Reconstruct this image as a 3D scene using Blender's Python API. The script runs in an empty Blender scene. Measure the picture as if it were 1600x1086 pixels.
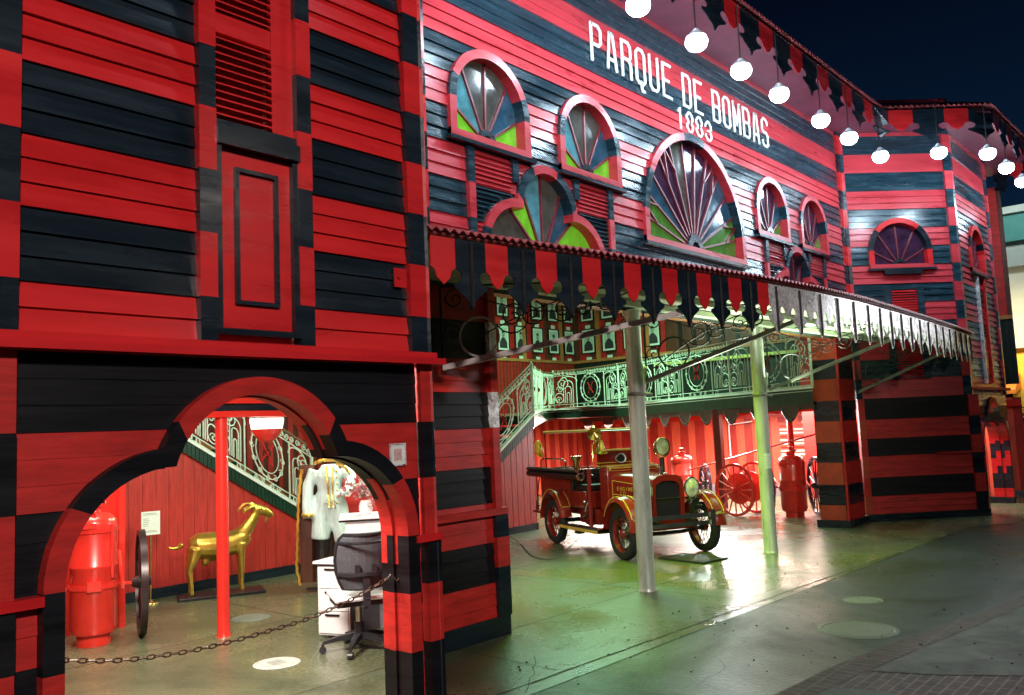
import bpy, math, random
from mathutils import Vector, Matrix
random.seed(7)
PI=math.pi; cos=math.cos; sin=math.sin
C=bpy.context.scene.collection
SC=bpy.context.scene
# ---------------------------------------------------------------- camera
cam=bpy.data.cameras.new('camera'); co=bpy.data.objects.new('camera',cam); C.objects.link(co)
f_,pitch,roll,yaw=1349.49,9.63818e-2,-4.36326e-2,7.14092e-1
fw=Vector((cos(yaw)*cos(pitch),sin(yaw)*cos(pitch),sin(pitch)))
rt=Vector((sin(yaw),-cos(yaw),0)); up=rt.cross(fw)
rx=rt*cos(roll)+up*sin(roll); uy=-rt*sin(roll)+up*cos(roll)
M=Matrix((rx,uy,-fw)).transposed().to_4x4(); M.translation=Vector((0,0,1.8))
co.matrix_world=M; cam.sensor_width=36; cam.lens=36*f_/1600; cam.clip_start=.05; cam.clip_end=500
SC.camera=co
SC.view_settings.view_transform='Standard'; SC.view_settings.look='None'; SC.view_settings.exposure=0; SC.view_settings.gamma=1
# ---------------------------------------------------------------- world: night sky
W=bpy.data.worlds.new('World'); SC.world=W; W.use_nodes=True
nt=W.node_tree; bg=nt.nodes['Background']
tc=nt.nodes.new('ShaderNodeTexCoord'); sx=nt.nodes.new('ShaderNodeSeparateXYZ'); cr=nt.nodes.new('ShaderNodeValToRGB')
nt.links.new(tc.outputs['Generated'],sx.inputs[0]); nt.links.new(sx.outputs[2],cr.inputs[0]); nt.links.new(cr.outputs[0],bg.inputs[0])
cr.color_ramp.elements[0].position=0; cr.color_ramp.elements[0].color=(.004,.018,.048,1)
cr.color_ramp.elements[1].position=.48; cr.color_ramp.elements[1].color=(.0005,.0012,.006,1)
bg.inputs[1].default_value=1.0
# ---------------------------------------------------------------- lamps of the place, plus added fills
def light(name,kind,loc,power,color=(1,1,1),size=.2,size_y=None,target=None,spot=None,blend=.6):
    l=bpy.data.lights.new(name,kind); l.energy=power; l.color=color
    if kind=='AREA':
        l.size=size
        if size_y: l.shape='RECTANGLE'; l.size_y=size_y
    else: l.shadow_soft_size=size
    if kind=='SPOT': l.spot_size=math.radians(spot or 90); l.spot_blend=blend
    o=bpy.data.objects.new(name,l); C.objects.link(o); o.location=loc
    if target is not None: o.rotation_euler=(Vector(target)-Vector(loc)).to_track_quat('-Z','Y').to_euler()
    return o
light('unseen_street_spot','SPOT',(-3.5,-8,7.5),5000,(1,.90,.84),.35,target=(2.9,4,3.6),spot=60)
light('unseen_street_spot','SPOT',(9,-9,7),300,(1,.88,.78),.4,target=(10,3.5,0),spot=80)
light('hall_ceiling_light','AREA',(15.5,10.5,5.6),950,(.50,1,.66),5,4,target=(15.5,10.5,0))
light('added_soffit_fill','AREA',(12.4,4.9,2.3),80,(.78,1,.68),1.6,.4,target=(12.4,4.7,3.1))  # added upward fill without a fitting, brightens the canopy underside
light('added_soffit_fill','AREA',(9.6,4.9,2.35),42,(.85,1,.70),1.6,.4,target=(9.6,4.6,3.1))  # second added fill for the soffit, no lamp stands here
light('hall_ceiling_light','SPOT',(9.2,6.5,4.4),1500,(.50,1,.03),.5,target=(9.3,4.5,0),spot=88)
light('gallery_light','AREA',(18.6,8.8,1.95),620,(1,.84,.74),1.6,4.5,target=(18.6,8.8,0))
light('gallery_light','AREA',(17.8,12.9,1.9),300,(1,.84,.74),1.5,1.5,target=(17.4,13.0,0))
light('gallery_light','AREA',(16.4,8.7,1.85),330,(.92,1,1),.3,.6,target=(14.6,8.0,0))
light('hall_ceiling_light','SPOT',(16.6,8.0,4.3),220,(.88,1,1),.5,target=(13.2,6.2,0),spot=70)
light('unseen_street_spot','SPOT',(24,-3,4.6),2500,(.92,.96,1),.1,target=(12.8,3.45,2.95),spot=15,blend=.5)  # added narrow spot, no lamp known there, whitens the canopy valance
light('tower_room_light','AREA',(18.2,5.2,2.6),110,(1,.9,.85),.8,.8,target=(18.6,5.3,0))
light('stair_light','AREA',(2.5,5.0,2.9),330,(1,.95,.84),1.2,.9,target=(2.9,5.2,0))
light('stair_light','AREA',(3.4,8.2,2.9),80,(1,.92,.78),1.2,1.2,target=(4.0,8.6,0))
light('stair_light','AREA',(6.6,7.6,2.9),110,(.85,1,.8),1.2,1.2,target=(6.6,8.6,0.2))
# ---------------------------------------------------------------- materials
MT={}
MULL=None
def mat(name,col,rough=.5,metal=0,spec=.5,noise=0,nscale=6,bump=0,col2=None,stretch=(1,1,1),rvar=0,emit=None,estr=0,chips=0,chipcol=(.4,.3,.25),coat=0):
    if name in MT: return MT[name]
    m=bpy.data.materials.new(name); m.use_nodes=True; n=m.node_tree; b=n.nodes['Principled BSDF']
    b.inputs['Base Color'].default_value=(*col,1); b.inputs['Roughness'].default_value=rough; b.inputs['Metallic'].default_value=metal
    b.inputs['Specular IOR Level'].default_value=spec; b.inputs['Coat Weight'].default_value=coat
    if emit: b.inputs['Emission Color'].default_value=(*emit,1); b.inputs['Emission Strength'].default_value=estr
    L=n.links.new
    if noise or bump or col2 or rvar or chips:
        t=n.nodes.new('ShaderNodeTexCoord'); mp=n.nodes.new('ShaderNodeMapping'); mp.inputs['Scale'].default_value=stretch
        L(t.outputs['Object'],mp.inputs[0])
        nz=n.nodes.new('ShaderNodeTexNoise'); nz.inputs['Scale'].default_value=nscale; nz.inputs['Detail'].default_value=9; nz.inputs['Roughness'].default_value=.65
        L(mp.outputs[0],nz.inputs['Vector'])
        r=n.nodes.new('ShaderNodeValToRGB'); r.color_ramp.elements[0].position=.32; r.color_ramp.elements[1].position=.68
        c2=col2 or tuple(c*(1-noise) for c in col)
        c1=col if col2 else tuple(min(1,c*(1+noise)) for c in col)
        r.color_ramp.elements[0].color=(*c2,1); r.color_ramp.elements[1].color=(*c1,1)
        L(nz.outputs['Fac'],r.inputs[0]); out=r.outputs[0]
        if chips:
            n2=n.nodes.new('ShaderNodeTexNoise'); n2.inputs['Scale'].default_value=nscale*3.1; n2.inputs['Detail'].default_value=12; n2.inputs['Roughness'].default_value=.75
            L(mp.outputs[0],n2.inputs['Vector'])
            r2=n.nodes.new('ShaderNodeValToRGB'); r2.color_ramp.elements[0].position=1-chips; r2.color_ramp.elements[1].position=min(1,1-chips+.02)
            L(n2.outputs['Fac'],r2.inputs[0]); mx=n.nodes.new('ShaderNodeMix'); mx.data_type='RGBA'
            L(r2.outputs[0],mx.inputs[0]); L(out,mx.inputs[6]); mx.inputs[7].default_value=(*chipcol,1); out=mx.outputs[2]
        L(out,b.inputs['Base Color'])
        if rvar:
            mr=n.nodes.new('ShaderNodeMapRange'); mr.inputs[1].default_value=.3; mr.inputs[2].default_value=.7; mr.inputs[3].default_value=max(.03,rough-rvar); mr.inputs[4].default_value=min(1,rough+rvar)
            L(nz.outputs['Fac'],mr.inputs[0]); L(mr.outputs[0],b.inputs['Roughness'])
        if bump:
            bp=n.nodes.new('ShaderNodeBump'); bp.inputs['Strength'].default_value=bump; bp.inputs['Distance'].default_value=.01
            L(nz.outputs['Fac'],bp.inputs['Height']); L(bp.outputs[0],b.inputs['Normal'])
    MT[name]=m; return m
RED=mat('red_paint',(.58,.016,.018),.30,noise=.22,nscale=1.9,bump=.2,stretch=(.4,.4,3),rvar=.12,chips=.325,chipcol=(.32,.10,.09),spec=.42)
BLK=mat('black_paint',(.008,.015,.022),.27,noise=.35,nscale=2,bump=.22,stretch=(.4,.4,3.4),rvar=.13,chips=.315,chipcol=(.07,.06,.055),spec=.5)
WBLK=mat('worn_black_paint',(.006,.005,.006),.5,noise=.5,nscale=2.2,bump=.35,stretch=(.5,1,10),rvar=.1,chips=.37,chipcol=(.10,.035,.018),spec=.3)
FBLK=mat('flat_black_paint',(.004,.004,.006),.48,noise=.5,nscale=3,bump=.3,stretch=(.5,.5,6),rvar=.12,chips=.34,chipcol=(.06,.035,.03),spec=.3)
FACB=mat('lamplit_black_gloss_paint',(.010,.032,.046),.25,noise=.45,nscale=2.2,bump=.25,stretch=(.5,.5,5),rvar=.13,chips=.29,chipcol=(.16,.15,.15),spec=.7)  # black paint with the blue-white lamp reflection tinted into its colour
FACR=mat('lamplit_red_gloss_paint',(.50,.036,.048),.33,noise=.2,nscale=2.2,bump=.2,stretch=(.5,.5,4),rvar=.12,chips=.30,chipcol=(.30,.14,.14),spec=.45)  # red paint with the cool lamp light tinted into its colour
RED2=mat('deep_red_paint',(.46,.016,.012),.5,noise=.3,nscale=3,bump=.4,stretch=(1,1,5),chips=.3,chipcol=(.25,.06,.04))
REDI=mat('interior_red_boards',(.42,.028,.02),.45,noise=.3,nscale=4,bump=.3,stretch=(6,6,.7),chips=.27,chipcol=(.5,.18,.13))
ORG=mat('orange_red_boards',(.72,.10,.05),.45,noise=.2,nscale=4,bump=.3,stretch=(3,3,.6))
SILVLIT=mat('worn_silver_and_lit_paint',(.74,.70,.71),.30,metal=.2,noise=.45,nscale=9,bump=.9,rvar=.15,chips=.43,chipcol=(.30,.06,.07))  # worn silver; on the valance also lamp light painted over red and black
CORR=mat('red_corrugated_iron',(.36,.07,.075),.45,noise=.35,nscale=9,bump=.3)
DCORR=mat('dark_corrugated_iron',(.05,.012,.014),.5,noise=.4,nscale=9)
SOFF=mat('pale_green_soffit',(.50,.55,.42),.6,noise=.18,nscale=2.5,stretch=(.5,4,1),bump=.2)
SOFR=mat('pink_red_soffit',(.16,.03,.055),.5,noise=.25,nscale=3,bump=.2)
GRNB=mat('dark_green_beadboard',(.008,.035,.02),.35,noise=.3,nscale=5,bump=.2)
WHT=mat('white_paint',(.78,.80,.74),.4,noise=.1,nscale=8)
IRON=mat('white_wrought_iron',(.56,.66,.53),.45,noise=.15,nscale=20)
BIRON=mat('black_wrought_iron',(.022,.02,.02),.45,noise=.4,nscale=20)
RUST=mat('rusty_white_bar',(.52,.44,.42),.5,noise=.2,nscale=7,chips=.42,chipcol=(.26,.09,.06),bump=.4)
STEEL=mat('galvanised_steel',(.60,.64,.56),.34,metal=.3,noise=.25,nscale=5,bump=.25,stretch=(1,1,.25),rvar=.12,chips=.27,chipcol=(.2,.17,.13))
CONC=None
GOLD=mat('gold_paint',(.62,.40,.07),.32,metal=.85,noise=.25,nscale=6,bump=.35)
GLINE=mat('gold_line',(.75,.50,.08),.4,metal=.3)
TRED=mat('engine_red_lacquer',(.20,.013,.008),.22,noise=.15,nscale=3,coat=.5)
TDRK=mat('engine_black',(.012,.011,.011),.35,noise=.3,nscale=8)
RUB=mat('rubber',(.013,.013,.014),.65,noise=.3,nscale=20,bump=.2)
CHR=mat('nickel',(.62,.60,.55),.15,metal=1,noise=.1,nscale=9)
BRASS=mat('brass',(.60,.44,.16),.25,metal=.95,noise=.2,nscale=10)
TANK=mat('tank_red_enamel',(.66,.028,.018),.28,noise=.12,nscale=3,coat=.4,bump=.12)
WOOD=mat('orange_wood',(.42,.17,.05),.45,noise=.3,nscale=4,stretch=(1,1,.3))
DWOOD=mat('dark_wood',(.09,.025,.012),.45,noise=.4,nscale=4,stretch=(1,1,.3))
PAPER=mat('paper',(.72,.80,.70),.7,noise=.06,nscale=30)
INK=mat('ink',(.03,.03,.035),.7)
SKN=mat('photo_grey',(.30,.34,.29),.7)
FAB=mat('white_satin',(.60,.72,.70),.45,noise=.25,nscale=7,bump=1.0,stretch=(2.5,2.5,.6))
PLW=mat('white_laminate',(.82,.80,.82),.35,noise=.04,nscale=9)
GRP=mat('grey_laminate',(.17,.15,.17),.5,noise=.1,nscale=9)
BPL=mat('black_plastic',(.018,.018,.022),.4,noise=.3,nscale=15)
MESH=mat('black_mesh_fabric',(.06,.06,.07),.75,noise=.4,nscale=90)
GLS=mat('lamp_lens',(.70,.74,.50),.12,metal=.2,noise=.3,nscale=14,coat=1)
LAMPW=mat('lit_lamp_glass',(1,1,1),.3,emit=(.72,.9,1),estr=34)
SHADE=mat('enamel_shade',(.7,.74,.78),.3)
YEL=mat('yellow_helmet',(.75,.50,.03),.35,noise=.2,nscale=8)
def boardmat(name,ca,cb,width,groove=.004,rough=.42):
    """vertical boards: alternating colours across the plane's own local x (object coords)"""
    return None
# ---------------------------------------------------------------- mesh builder
class MB:
    def __init__(s): s.v=[];s.f=[];s.m=[];s.mats=[];s.cur=0
    def mi(s,m):
        if m is None: return
        if m not in s.mats: s.mats.append(m)
        s.cur=s.mats.index(m)
    def face(s,pts,m=None):
        s.mi(m); b=len(s.v); s.v+= [tuple(p) for p in pts]; s.f.append(tuple(range(b,b+len(pts)))); s.m.append(s.cur)
    def box(s,x0,x1,y0,y1,z0,z1,m=None,T=None):
        P=[(x,y,z) for z in(z0,z1) for y in(y0,y1) for x in(x0,x1)]
        s.hexa([P[i] for i in(0,1,3,2,4,5,7,6)],m,T)
    def hexa(s,P,m=None,T=None):
        s.mi(m)
        if T: P=[T(*p) for p in P]
        b=len(s.v); s.v+=[tuple(p) for p in P]
        for q in((3,2,1,0),(4,5,6,7),(0,1,5,4),(1,2,6,5),(2,3,7,6),(3,0,4,7)): s.f.append(tuple(b+i for i in q)); s.m.append(s.cur)
    def prism(s,poly,a,b,T=None,m=None):
        """poly list of (u,v); extruded w from a to b; T(u,v,w)->xyz"""
        T=T or (lambda u,v,w:(u,v,w)); s.mi(m); n=len(poly); k=len(s.v)
        s.v+=[tuple(T(u,v,a)) for u,v in poly]+[tuple(T(u,v,b)) for u,v in poly]
        s.f.append(tuple(k+i for i in range(n))[::-1]); s.m.append(s.cur)
        s.f.append(tuple(k+n+i for i in range(n))); s.m.append(s.cur)
        for i in range(n): j=(i+1)%n; s.f.append((k+i,k+j,k+n+j,k+n+i)); s.m.append(s.cur)
    def tube(s,path,r,n=6,m=None,closed=False,cap=True,sc=None):
        s.mi(m); P=[Vector(p) for p in path]; N=len(P)
        if N<2: return
        rr=r if isinstance(r,(list,tuple)) else [r]*N
        b=len(s.v); prev=None
        for i,p in enumerate(P):
            if closed: t=P[(i+1)%N]-P[i-1]
            else: t=P[min(i+1,N-1)]-P[max(i-1,0)]
            if t.length<1e-9: t=Vector((0,0,1))
            t.normalize()
            if prev is None:
                a=Vector((0,0,1)) if abs(t.z)<.9 else Vector((1,0,0)); u=t.cross(a).normalized()
            else:
                u=prev-t*prev.dot(t)
                if u.length<1e-6: u=t.orthogonal()
                u.normalize()
            prev=u; w=t.cross(u)
            for k in range(n):
                an=2*PI*k/n+PI/n; s.v.append(tuple(p+(u*cos(an)+w*sin(an))*rr[i]))
        M_=N if closed else N-1
        for i in range(M_):
            i2=(i+1)%N
            for k in range(n):
                k2=(k+1)%n; s.f.append((b+i*n+k,b+i*n+k2,b+i2*n+k2,b+i2*n+k)); s.m.append(s.cur)
        if cap and not closed:
            s.f.append(tuple(b+k for k in range(n))[::-1]); s.m.append(s.cur)
            s.f.append(tuple(b+(N-1)*n+k for k in range(n))); s.m.append(s.cur)
    def lathe(s,prof,o=(0,0,0),ax=(0,0,1),n=20,m=None,T=None):
        s.mi(m); ax=Vector(ax).normalized(); u=ax.orthogonal().normalized(); w=ax.cross(u); o=Vector(o); b=len(s.v); K=len(prof)
        for r,h in prof:
            for k in range(n):
                a=2*PI*k/n; s.v.append(tuple(o+ax*h+(u*cos(a)+w*sin(a))*r))
        for i in range(K-1):
            for k in range(n):
                k2=(k+1)%n; s.f.append((b+i*n+k,b+i*n+k2,b+(i+1)*n+k2,b+(i+1)*n+k)); s.m.append(s.cur)
        solid=prof[0][0]>1e-4 and prof[-1][0]>1e-4 and abs(prof[0][1]-prof[-1][1])>.06
        if solid: s.f.append(tuple(b+k for k in range(n))[::-1]); s.m.append(s.cur)
        if solid or (prof[0][0]<=1e-4 and prof[-1][0]>1e-4 and False): s.f.append(tuple(b+(K-1)*n+k for k in range(n))); s.m.append(s.cur)
    def ell(s,c,r,n=16,k=10,m=None):
        s.mi(m); b=len(s.v); c=Vector(c)
        for i in range(k+1):
            t=PI*i/k
            for j in range(n):
                a=2*PI*j/n; s.v.append((c.x+r[0]*sin(t)*cos(a),c.y+r[1]*sin(t)*sin(a),c.z+r[2]*cos(t)))
        for i in range(k):
            for j in range(n):
                j2=(j+1)%n; s.f.append((b+i*n+j,b+(i+1)*n+j,b+(i+1)*n+j2,b+i*n+j2)); s.m.append(s.cur)
    def loft(s,secs,m=None,cap=True):
        s.mi(m); b=len(s.v); n=len(secs[0])
        for q in secs: s.v+=[tuple(p) for p in q]
        for i in range(len(secs)-1):
            for k in range(n):
                k2=(k+1)%n; s.f.append((b+i*n+k,b+i*n+k2,b+(i+1)*n+k2,b+(i+1)*n+k)); s.m.append(s.cur)
        if cap:
            s.f.append(tuple(b+k for k in range(n))[::-1]); s.m.append(s.cur)
            s.f.append(tuple(b+(len(secs)-1)*n+k for k in range(n))); s.m.append(s.cur)
    def build(s,name,parent=None,m=None,smooth=False,local=False,bevel=0,auto=40):
        vs=s.v
        if not vs: return None
        if parent is not None and not local:
            o=Vector((0,0,0)); p=parent; inv=Matrix.Identity(4)
            chain=[]
            while p is not None: chain.append(p); p=p.parent
            Mx=Matrix.Identity(4)
            for q in reversed(chain): Mx=Mx@(Matrix.Translation(q.location)@q.rotation_euler.to_matrix().to_4x4())
            inv=Mx.inverted(); vs=[tuple(inv@Vector(v)) for v in vs]; off=Vector((0,0,0))
        elif parent is None:
            xs=[v[0] for v in vs];ys=[v[1] for v in vs];zs=[v[2] for v in vs]
            off=Vector(((min(xs)+max(xs))/2,(min(ys)+max(ys))/2,min(zs))); vs=[(v[0]-off.x,v[1]-off.y,v[2]-off.z) for v in vs]
        else: off=Vector((0,0,0))
        me=bpy.data.meshes.new(name); me.from_pydata(vs,[],s.f)
        mats=s.mats or [m or RED]
        for q in mats: me.materials.append(q)
        if s.mats: me.polygons.foreach_set('material_index',s.m)
        if smooth:
            me.polygons.foreach_set('use_smooth',[True]*len(me.polygons))
            try: me.set_sharp_from_angle(angle=math.radians(auto))
            except Exception: pass
        me.validate(); me.update()
        o=bpy.data.objects.new(name,me); C.objects.link(o); o.location=off
        if parent is not None: o.parent=parent
        if bevel:
            bv=o.modifiers.new('bevel','BEVEL'); bv.width=bevel; bv.segments=2; bv.limit_method='ANGLE'
        return o
def tag(o,label=None,cat=None,group=None,kind=None):
    if label: o['label']=label
    if cat: o['category']=cat
    if group: o['group']=group
    if kind: o['kind']=kind
    return o
def thing(name,label,cat,loc=(0,0,0),rotz=0,group=None):
    o=bpy.data.objects.new(name,None); C.objects.link(o); o.location=loc; o.rotation_euler=(0,0,rotz); o.empty_display_size=.1
    return tag(o,label,cat,group)
def dup(root,loc,rotz,label,group=None):
    r=root.copy(); C.objects.link(r); r.location=loc; r.rotation_euler=(0,0,rotz); r['label']=label
    if group: r['group']=group
    for ch in list(root.children):
        c=ch.copy(); C.objects.link(c); c.parent=r
        for g in ch.children:
            d=g.copy(); C.objects.link(d); d.parent=c
    return r
def plane_T(o,ang):
    """wall frame: u along wall, v=z, w outward (right-hand side normal)"""
    d=(cos(ang),sin(ang)); n=(sin(ang),-cos(ang))
    return lambda u,v,w:(o[0]+d[0]*u+n[0]*w,o[1]+d[1]*u+n[1]*w,(o[2] if len(o)>2 else 0)+v)
# ---------------------------------------------------------------- ground
def ground_mat(name,base,dark,scale=1.2,rough=.35,rv=.2,bump=.3,tint=None):
    m=bpy.data.materials.new(name); m.use_nodes=True; n=m.node_tree; b=n.nodes['Principled BSDF']; L=n.links.new
    t=n.nodes.new('ShaderNodeTexCoord')
    a=n.nodes.new('ShaderNodeTexNoise'); a.inputs['Scale'].default_value=scale; a.inputs['Detail'].default_value=10; a.inputs['Roughness'].default_value=.62; a.inputs['Distortion'].default_value=.6
    L(t.outputs['Object'],a.inputs['Vector'])
    r=n.nodes.new('ShaderNodeValToRGB'); r.color_ramp.elements[0].position=.35; r.color_ramp.elements[1].position=.66
    r.color_ramp.elements[0].color=(*dark,1); r.color_ramp.elements[1].color=(*base,1); L(a.outputs['Fac'],r.inputs[0])
    c=n.nodes.new('ShaderNodeTexNoise'); c.inputs['Scale'].default_value=scale*45; c.inputs['Detail'].default_value=4; L(t.outputs['Object'],c.inputs['Vector'])
    r2=n.nodes.new('ShaderNodeValToRGB'); r2.color_ramp.elements[0].position=.3; r2.color_ramp.elements[1].position=.62
    r2.color_ramp.elements[0].color=(.55,.55,.55,1); r2.color_ramp.elements[1].color=(1.0,1.0,1.0,1); L(c.outputs['Fac'],r2.inputs[0])
    # sparse small dark chips and pits
    e=n.nodes.new('ShaderNodeTexNoise'); e.inputs['Scale'].default_value=scale*16; e.inputs['Detail'].default_value=3; L(t.outputs['Object'],e.inputs['Vector'])
    r3=n.nodes.new('ShaderNodeValToRGB'); r3.color_ramp.elements[0].position=.27; r3.color_ramp.elements[1].position=.31
    r3.color_ramp.elements[0].color=(.3,.3,.3,1); r3.color_ramp.elements[1].color=(1,1,1,1); L(e.outputs['Fac'],r3.inputs[0])
    mx=n.nodes.new('ShaderNodeMix'); mx.data_type='RGBA'; mx.blend_type='MULTIPLY'; mx.inputs[0].default_value=1; L(r.outputs[0],mx.inputs[6]); L(r2.outputs[0],mx.inputs[7])
    mx2=n.nodes.new('ShaderNodeMix'); mx2.data_type='RGBA'; mx2.blend_type='MULTIPLY'; mx2.inputs[0].default_value=1; L(mx.outputs[2],mx2.inputs[6]); L(r3.outputs[0],mx2.inputs[7])
    L(mx2.outputs[2],b.inputs['Base Color']); b.inputs['Specular IOR Level'].default_value=.5 if rough<.4 else .36
    g=n.nodes.new('ShaderNodeMapRange'); g.inputs[1].default_value=.3; g.inputs[2].default_value=.7; g.inputs[3].default_value=rough+rv; g.inputs[4].default_value=rough-rv
    L(a.outputs['Fac'],g.inputs[0]); L(g.outputs[0],b.inputs['Roughness'])
    bp=n.nodes.new('ShaderNodeBump'); bp.inputs['Strength'].default_value=bump; bp.inputs['Distance'].default_value=.008
    L(c.outputs['Fac'],bp.inputs['Height']); L(bp.outputs[0],b.inputs['Normal'])
    return m
APRON=ground_mat('stained_concrete',(.044,.055,.030),(.013,.019,.010),.7,.46,.17,.5)
SLAB=ground_mat('polished_concrete',(.17,.18,.10),(.06,.07,.036),.7,.29,.15,.3)
AGG=ground_mat('exposed_aggregate',(.15,.145,.12),(.085,.082,.07),3,.8,.1,.9)
DISC=mat('pale_disc',(.42,.42,.38),.5,noise=.3,nscale=12,chips=.36,chipcol=(.2,.2,.17))
DISC2=mat('worn_disc',(.135,.14,.11),.6,noise=.2,nscale=25,bump=.5)
def brickmat(name,ca,cb,mortar,bw=.21,bh=.07,rot=0):
    m=bpy.data.materials.new(name); m.use_nodes=True; n=m.node_tree; b=n.nodes['Principled BSDF']; L=n.links.new
    t=n.nodes.new('ShaderNodeTexCoord'); mp=n.nodes.new('ShaderNodeMapping'); mp.inputs['Rotation'].default_value=(0,0,rot); L(t.outputs['Object'],mp.inputs[0])
    k=n.nodes.new('ShaderNodeTexBrick'); k.inputs['Color1'].default_value=(*ca,1); k.inputs['Color2'].default_value=(*cb,1); k.inputs['Mortar'].default_value=(*mortar,1)
    k.inputs['Scale'].default_value=1; k.inputs['Brick Width'].default_value=bw; k.inputs['Row Height'].default_value=bh; k.inputs['Mortar Size'].default_value=.008
    L(mp.outputs[0],k.inputs['Vector'])
    nz=n.nodes.new('ShaderNodeTexNoise'); nz.inputs['Scale'].default_value=9; nz.inputs['Detail'].default_value=8; L(t.outputs['Object'],nz.inputs['Vector'])
    mx=n.nodes.new('ShaderNodeMix'); mx.data_type='RGBA'; mx.blend_type='MULTIPLY'; mx.inputs[0].default_value=.8
    r=n.nodes.new('ShaderNodeValToRGB'); r.color_ramp.elements[0].position=.3; r.color_ramp.elements[1].position=.6; r.color_ramp.elements[0].color=(.4,.4,.4,1); L(nz.outputs['Fac'],r.inputs[0])
    L(k.outputs['Color'],mx.inputs[6]); L(r.outputs[0],mx.inputs[7]); L(mx.outputs[2],b.inputs['Base Color']); b.inputs['Roughness'].default_value=.8
    bp=n.nodes.new('ShaderNodeBump'); bp.inputs['Strength'].default_value=.6; bp.inputs['Distance'].default_value=.01; bp.invert=True
    L(k.outputs['Fac'],bp.inputs['Height']); L(bp.outputs[0],b.inputs['Normal']); return m
BRK=brickmat('brick_paving',(.085,.045,.036),(.055,.034,.028),(.15,.11,.09))
BRK2=brickmat('brick_edging',(.085,.048,.038),(.06,.04,.032),(.115,.09,.072),bw=.085,bh=.30)
def sheet(name,poly,z,m,kind='structure',th=0):
    b=MB(); b.face([(x,y,z) for x,y in poly],m); o=b.build(name); tag(o,kind=kind); return o
sheet('ground',[(-150,-150),(150,-150),(150,150),(-150,150)],-.012,APRON)
sheet('pavement',[(-12,-4),(24,-4),(24,4.02),(-12,4.32)],-.004,APRON)
sheet('floor',[(-3,4.2),(24,3.45),(24,16),(-3,16)],.0,SLAB)
sheet('apron_slab',[(15.0,3.72),(26,3.4),(26,3.0),(15.6,3.2)],.004,SLAB)
# joints in the slab (thin dark strips)
jm=mat('dark_joint',(.015,.016,.013),.8)
b=MB()
def strip(b,p,q,w,z,m):
    d=Vector((q[0]-p[0],q[1]-p[1],0)).normalized(); n=Vector((-d.y,d.x,0))*w/2
    N=24; pts=[]
    for i in range(N+1):
        t=i/N; ww=random.uniform(.5,1.3) if 0<i<N else 1; c=Vector((p[0]+(q[0]-p[0])*t,p[1]+(q[1]-p[1])*t,z))+n*random.uniform(-.6,.6); pts.append((c-n*ww,c+n*ww))
    for i in range(N): b.face([pts[i][0],pts[i+1][0],pts[i+1][1],pts[i][1]],m)
strip(b,(-3,4.52),(4.51,4.17),.012,.004,jm); strip(b,(4.51,4.17),(7.63,4.03),.014,.004,jm); strip(b,(7.63,4.03),(11.84,3.83),.016,.004,jm)
for x0 in (2.2,5.2,8.2,11.3,14.3): strip(b,(x0,4.2),(x0+.3,12),.008,.004,jm)
strip(b,(-2,5.45),(20,5.28),.008,.004,jm); strip(b,(-2,7.7),(20,7.6),.008,.004,jm)
o=b.build('slab_joints'); tag(o,kind='structure')
rr=random.Random(11); b=MB()
for k in range(16):
    p=Vector((rr.uniform(4.5,14),rr.uniform(2.6,6.5),0)); a=rr.uniform(-.5,.5)
    for j in range(rr.randint(4,11)):
        a+=rr.uniform(-.5,.5); q=p+Vector((cos(a),sin(a),0))*rr.uniform(.08,.22); z=.0035 if min(p.y,q.y)>4.4 else .0032; strip(b,p,q,.005,z,jm); p=q
tag(b.build('floor_cracks'),kind='structure')
b=MB(); DEB=[mat('dead_leaf',(.05,.03,.012),.8),mat('grey_grit',(.16,.16,.13),.8),mat('dark_speck',(.012,.012,.01),.8)]
for k in range(260):
    x=rr.uniform(4,15); y=rr.uniform(1.2,4.6); r_=rr.uniform(.004,.015); z=.004+.001*rr.random(); n_=5; a0=rr.random()*6
    top=[(x+r_*cos(a0+2*PI*i/n_)*rr.uniform(.5,1),y+r_*sin(a0+2*PI*i/n_)*rr.uniform(.5,1)) for i in range(n_)]
    b.prism(top,z,z+rr.uniform(.003,.010),None,DEB[rr.choice((0,1,2,2,2))])
tag(b.build('litter'),'small dark leaf scraps and grit scattered over the pavement','litter',kind='stuff')
eL=[(4.6,2.72),(5.57,2.62),(6.42,2.55),(7.36,2.39),(9.64,1.96),(13,1.35),(20,.1)]
eR=[(20,-.12),(13,1.16),(9.3,1.84),(6.86,2.24),(5.99,2.38),(5.0,2.46),(4.6,2.5)]
sheet('brick_edging',eL+eR,.000,BRK2)
sheet('brick_paving',[(4.6,2.495),(5.0,2.455),(5.99,2.375),(6.86,2.235),(9.3,1.835),(13,1.155),(20,-.125),(20,-4),(4.6,-4)],-.0005,BRK)
sheet('aggregate_panel',[(6.36,2.30),(6.86,2.228),(9.3,1.828),(13,1.148),(19,-.1),(12,-.8),(6.9,1.2),(6.5,1.9)],.0035,AGG)
sheet('aggregate_panel',[(5.56,2.40),(5.85,2.38),(5.95,2.08),(5.7,1.2),(5.3,1.2)],.0035,AGG)
def disc(name,x,y,r,z,m,label,n=40):
    b=MB(); b.lathe([(0,.005),(r*.80,.005),(r*.82,.002),(r*.86,.002),(r*.88,.006),(r*.94,.006),(r,.001)],(x,y,z),n=n,m=m)
    if r<.2 and m is DISC:
        for i in range(-2,3): b.box(x-.06,x+.06,y+.03*i,y+.03*i+.008,z+.005,z+.0065,DISC2)
    o=b.build(name); tag(o,label,'cover'); return o
disc('floor_cover',4.15,6.28,.19,.001,DISC,'pale round floor cover inside the tower arch near the chain')
disc('floor_cover',7.55,2.80,.33,-.003,DISC2,'larger worn round cover in the dark pavement by the brick edging')
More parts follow.
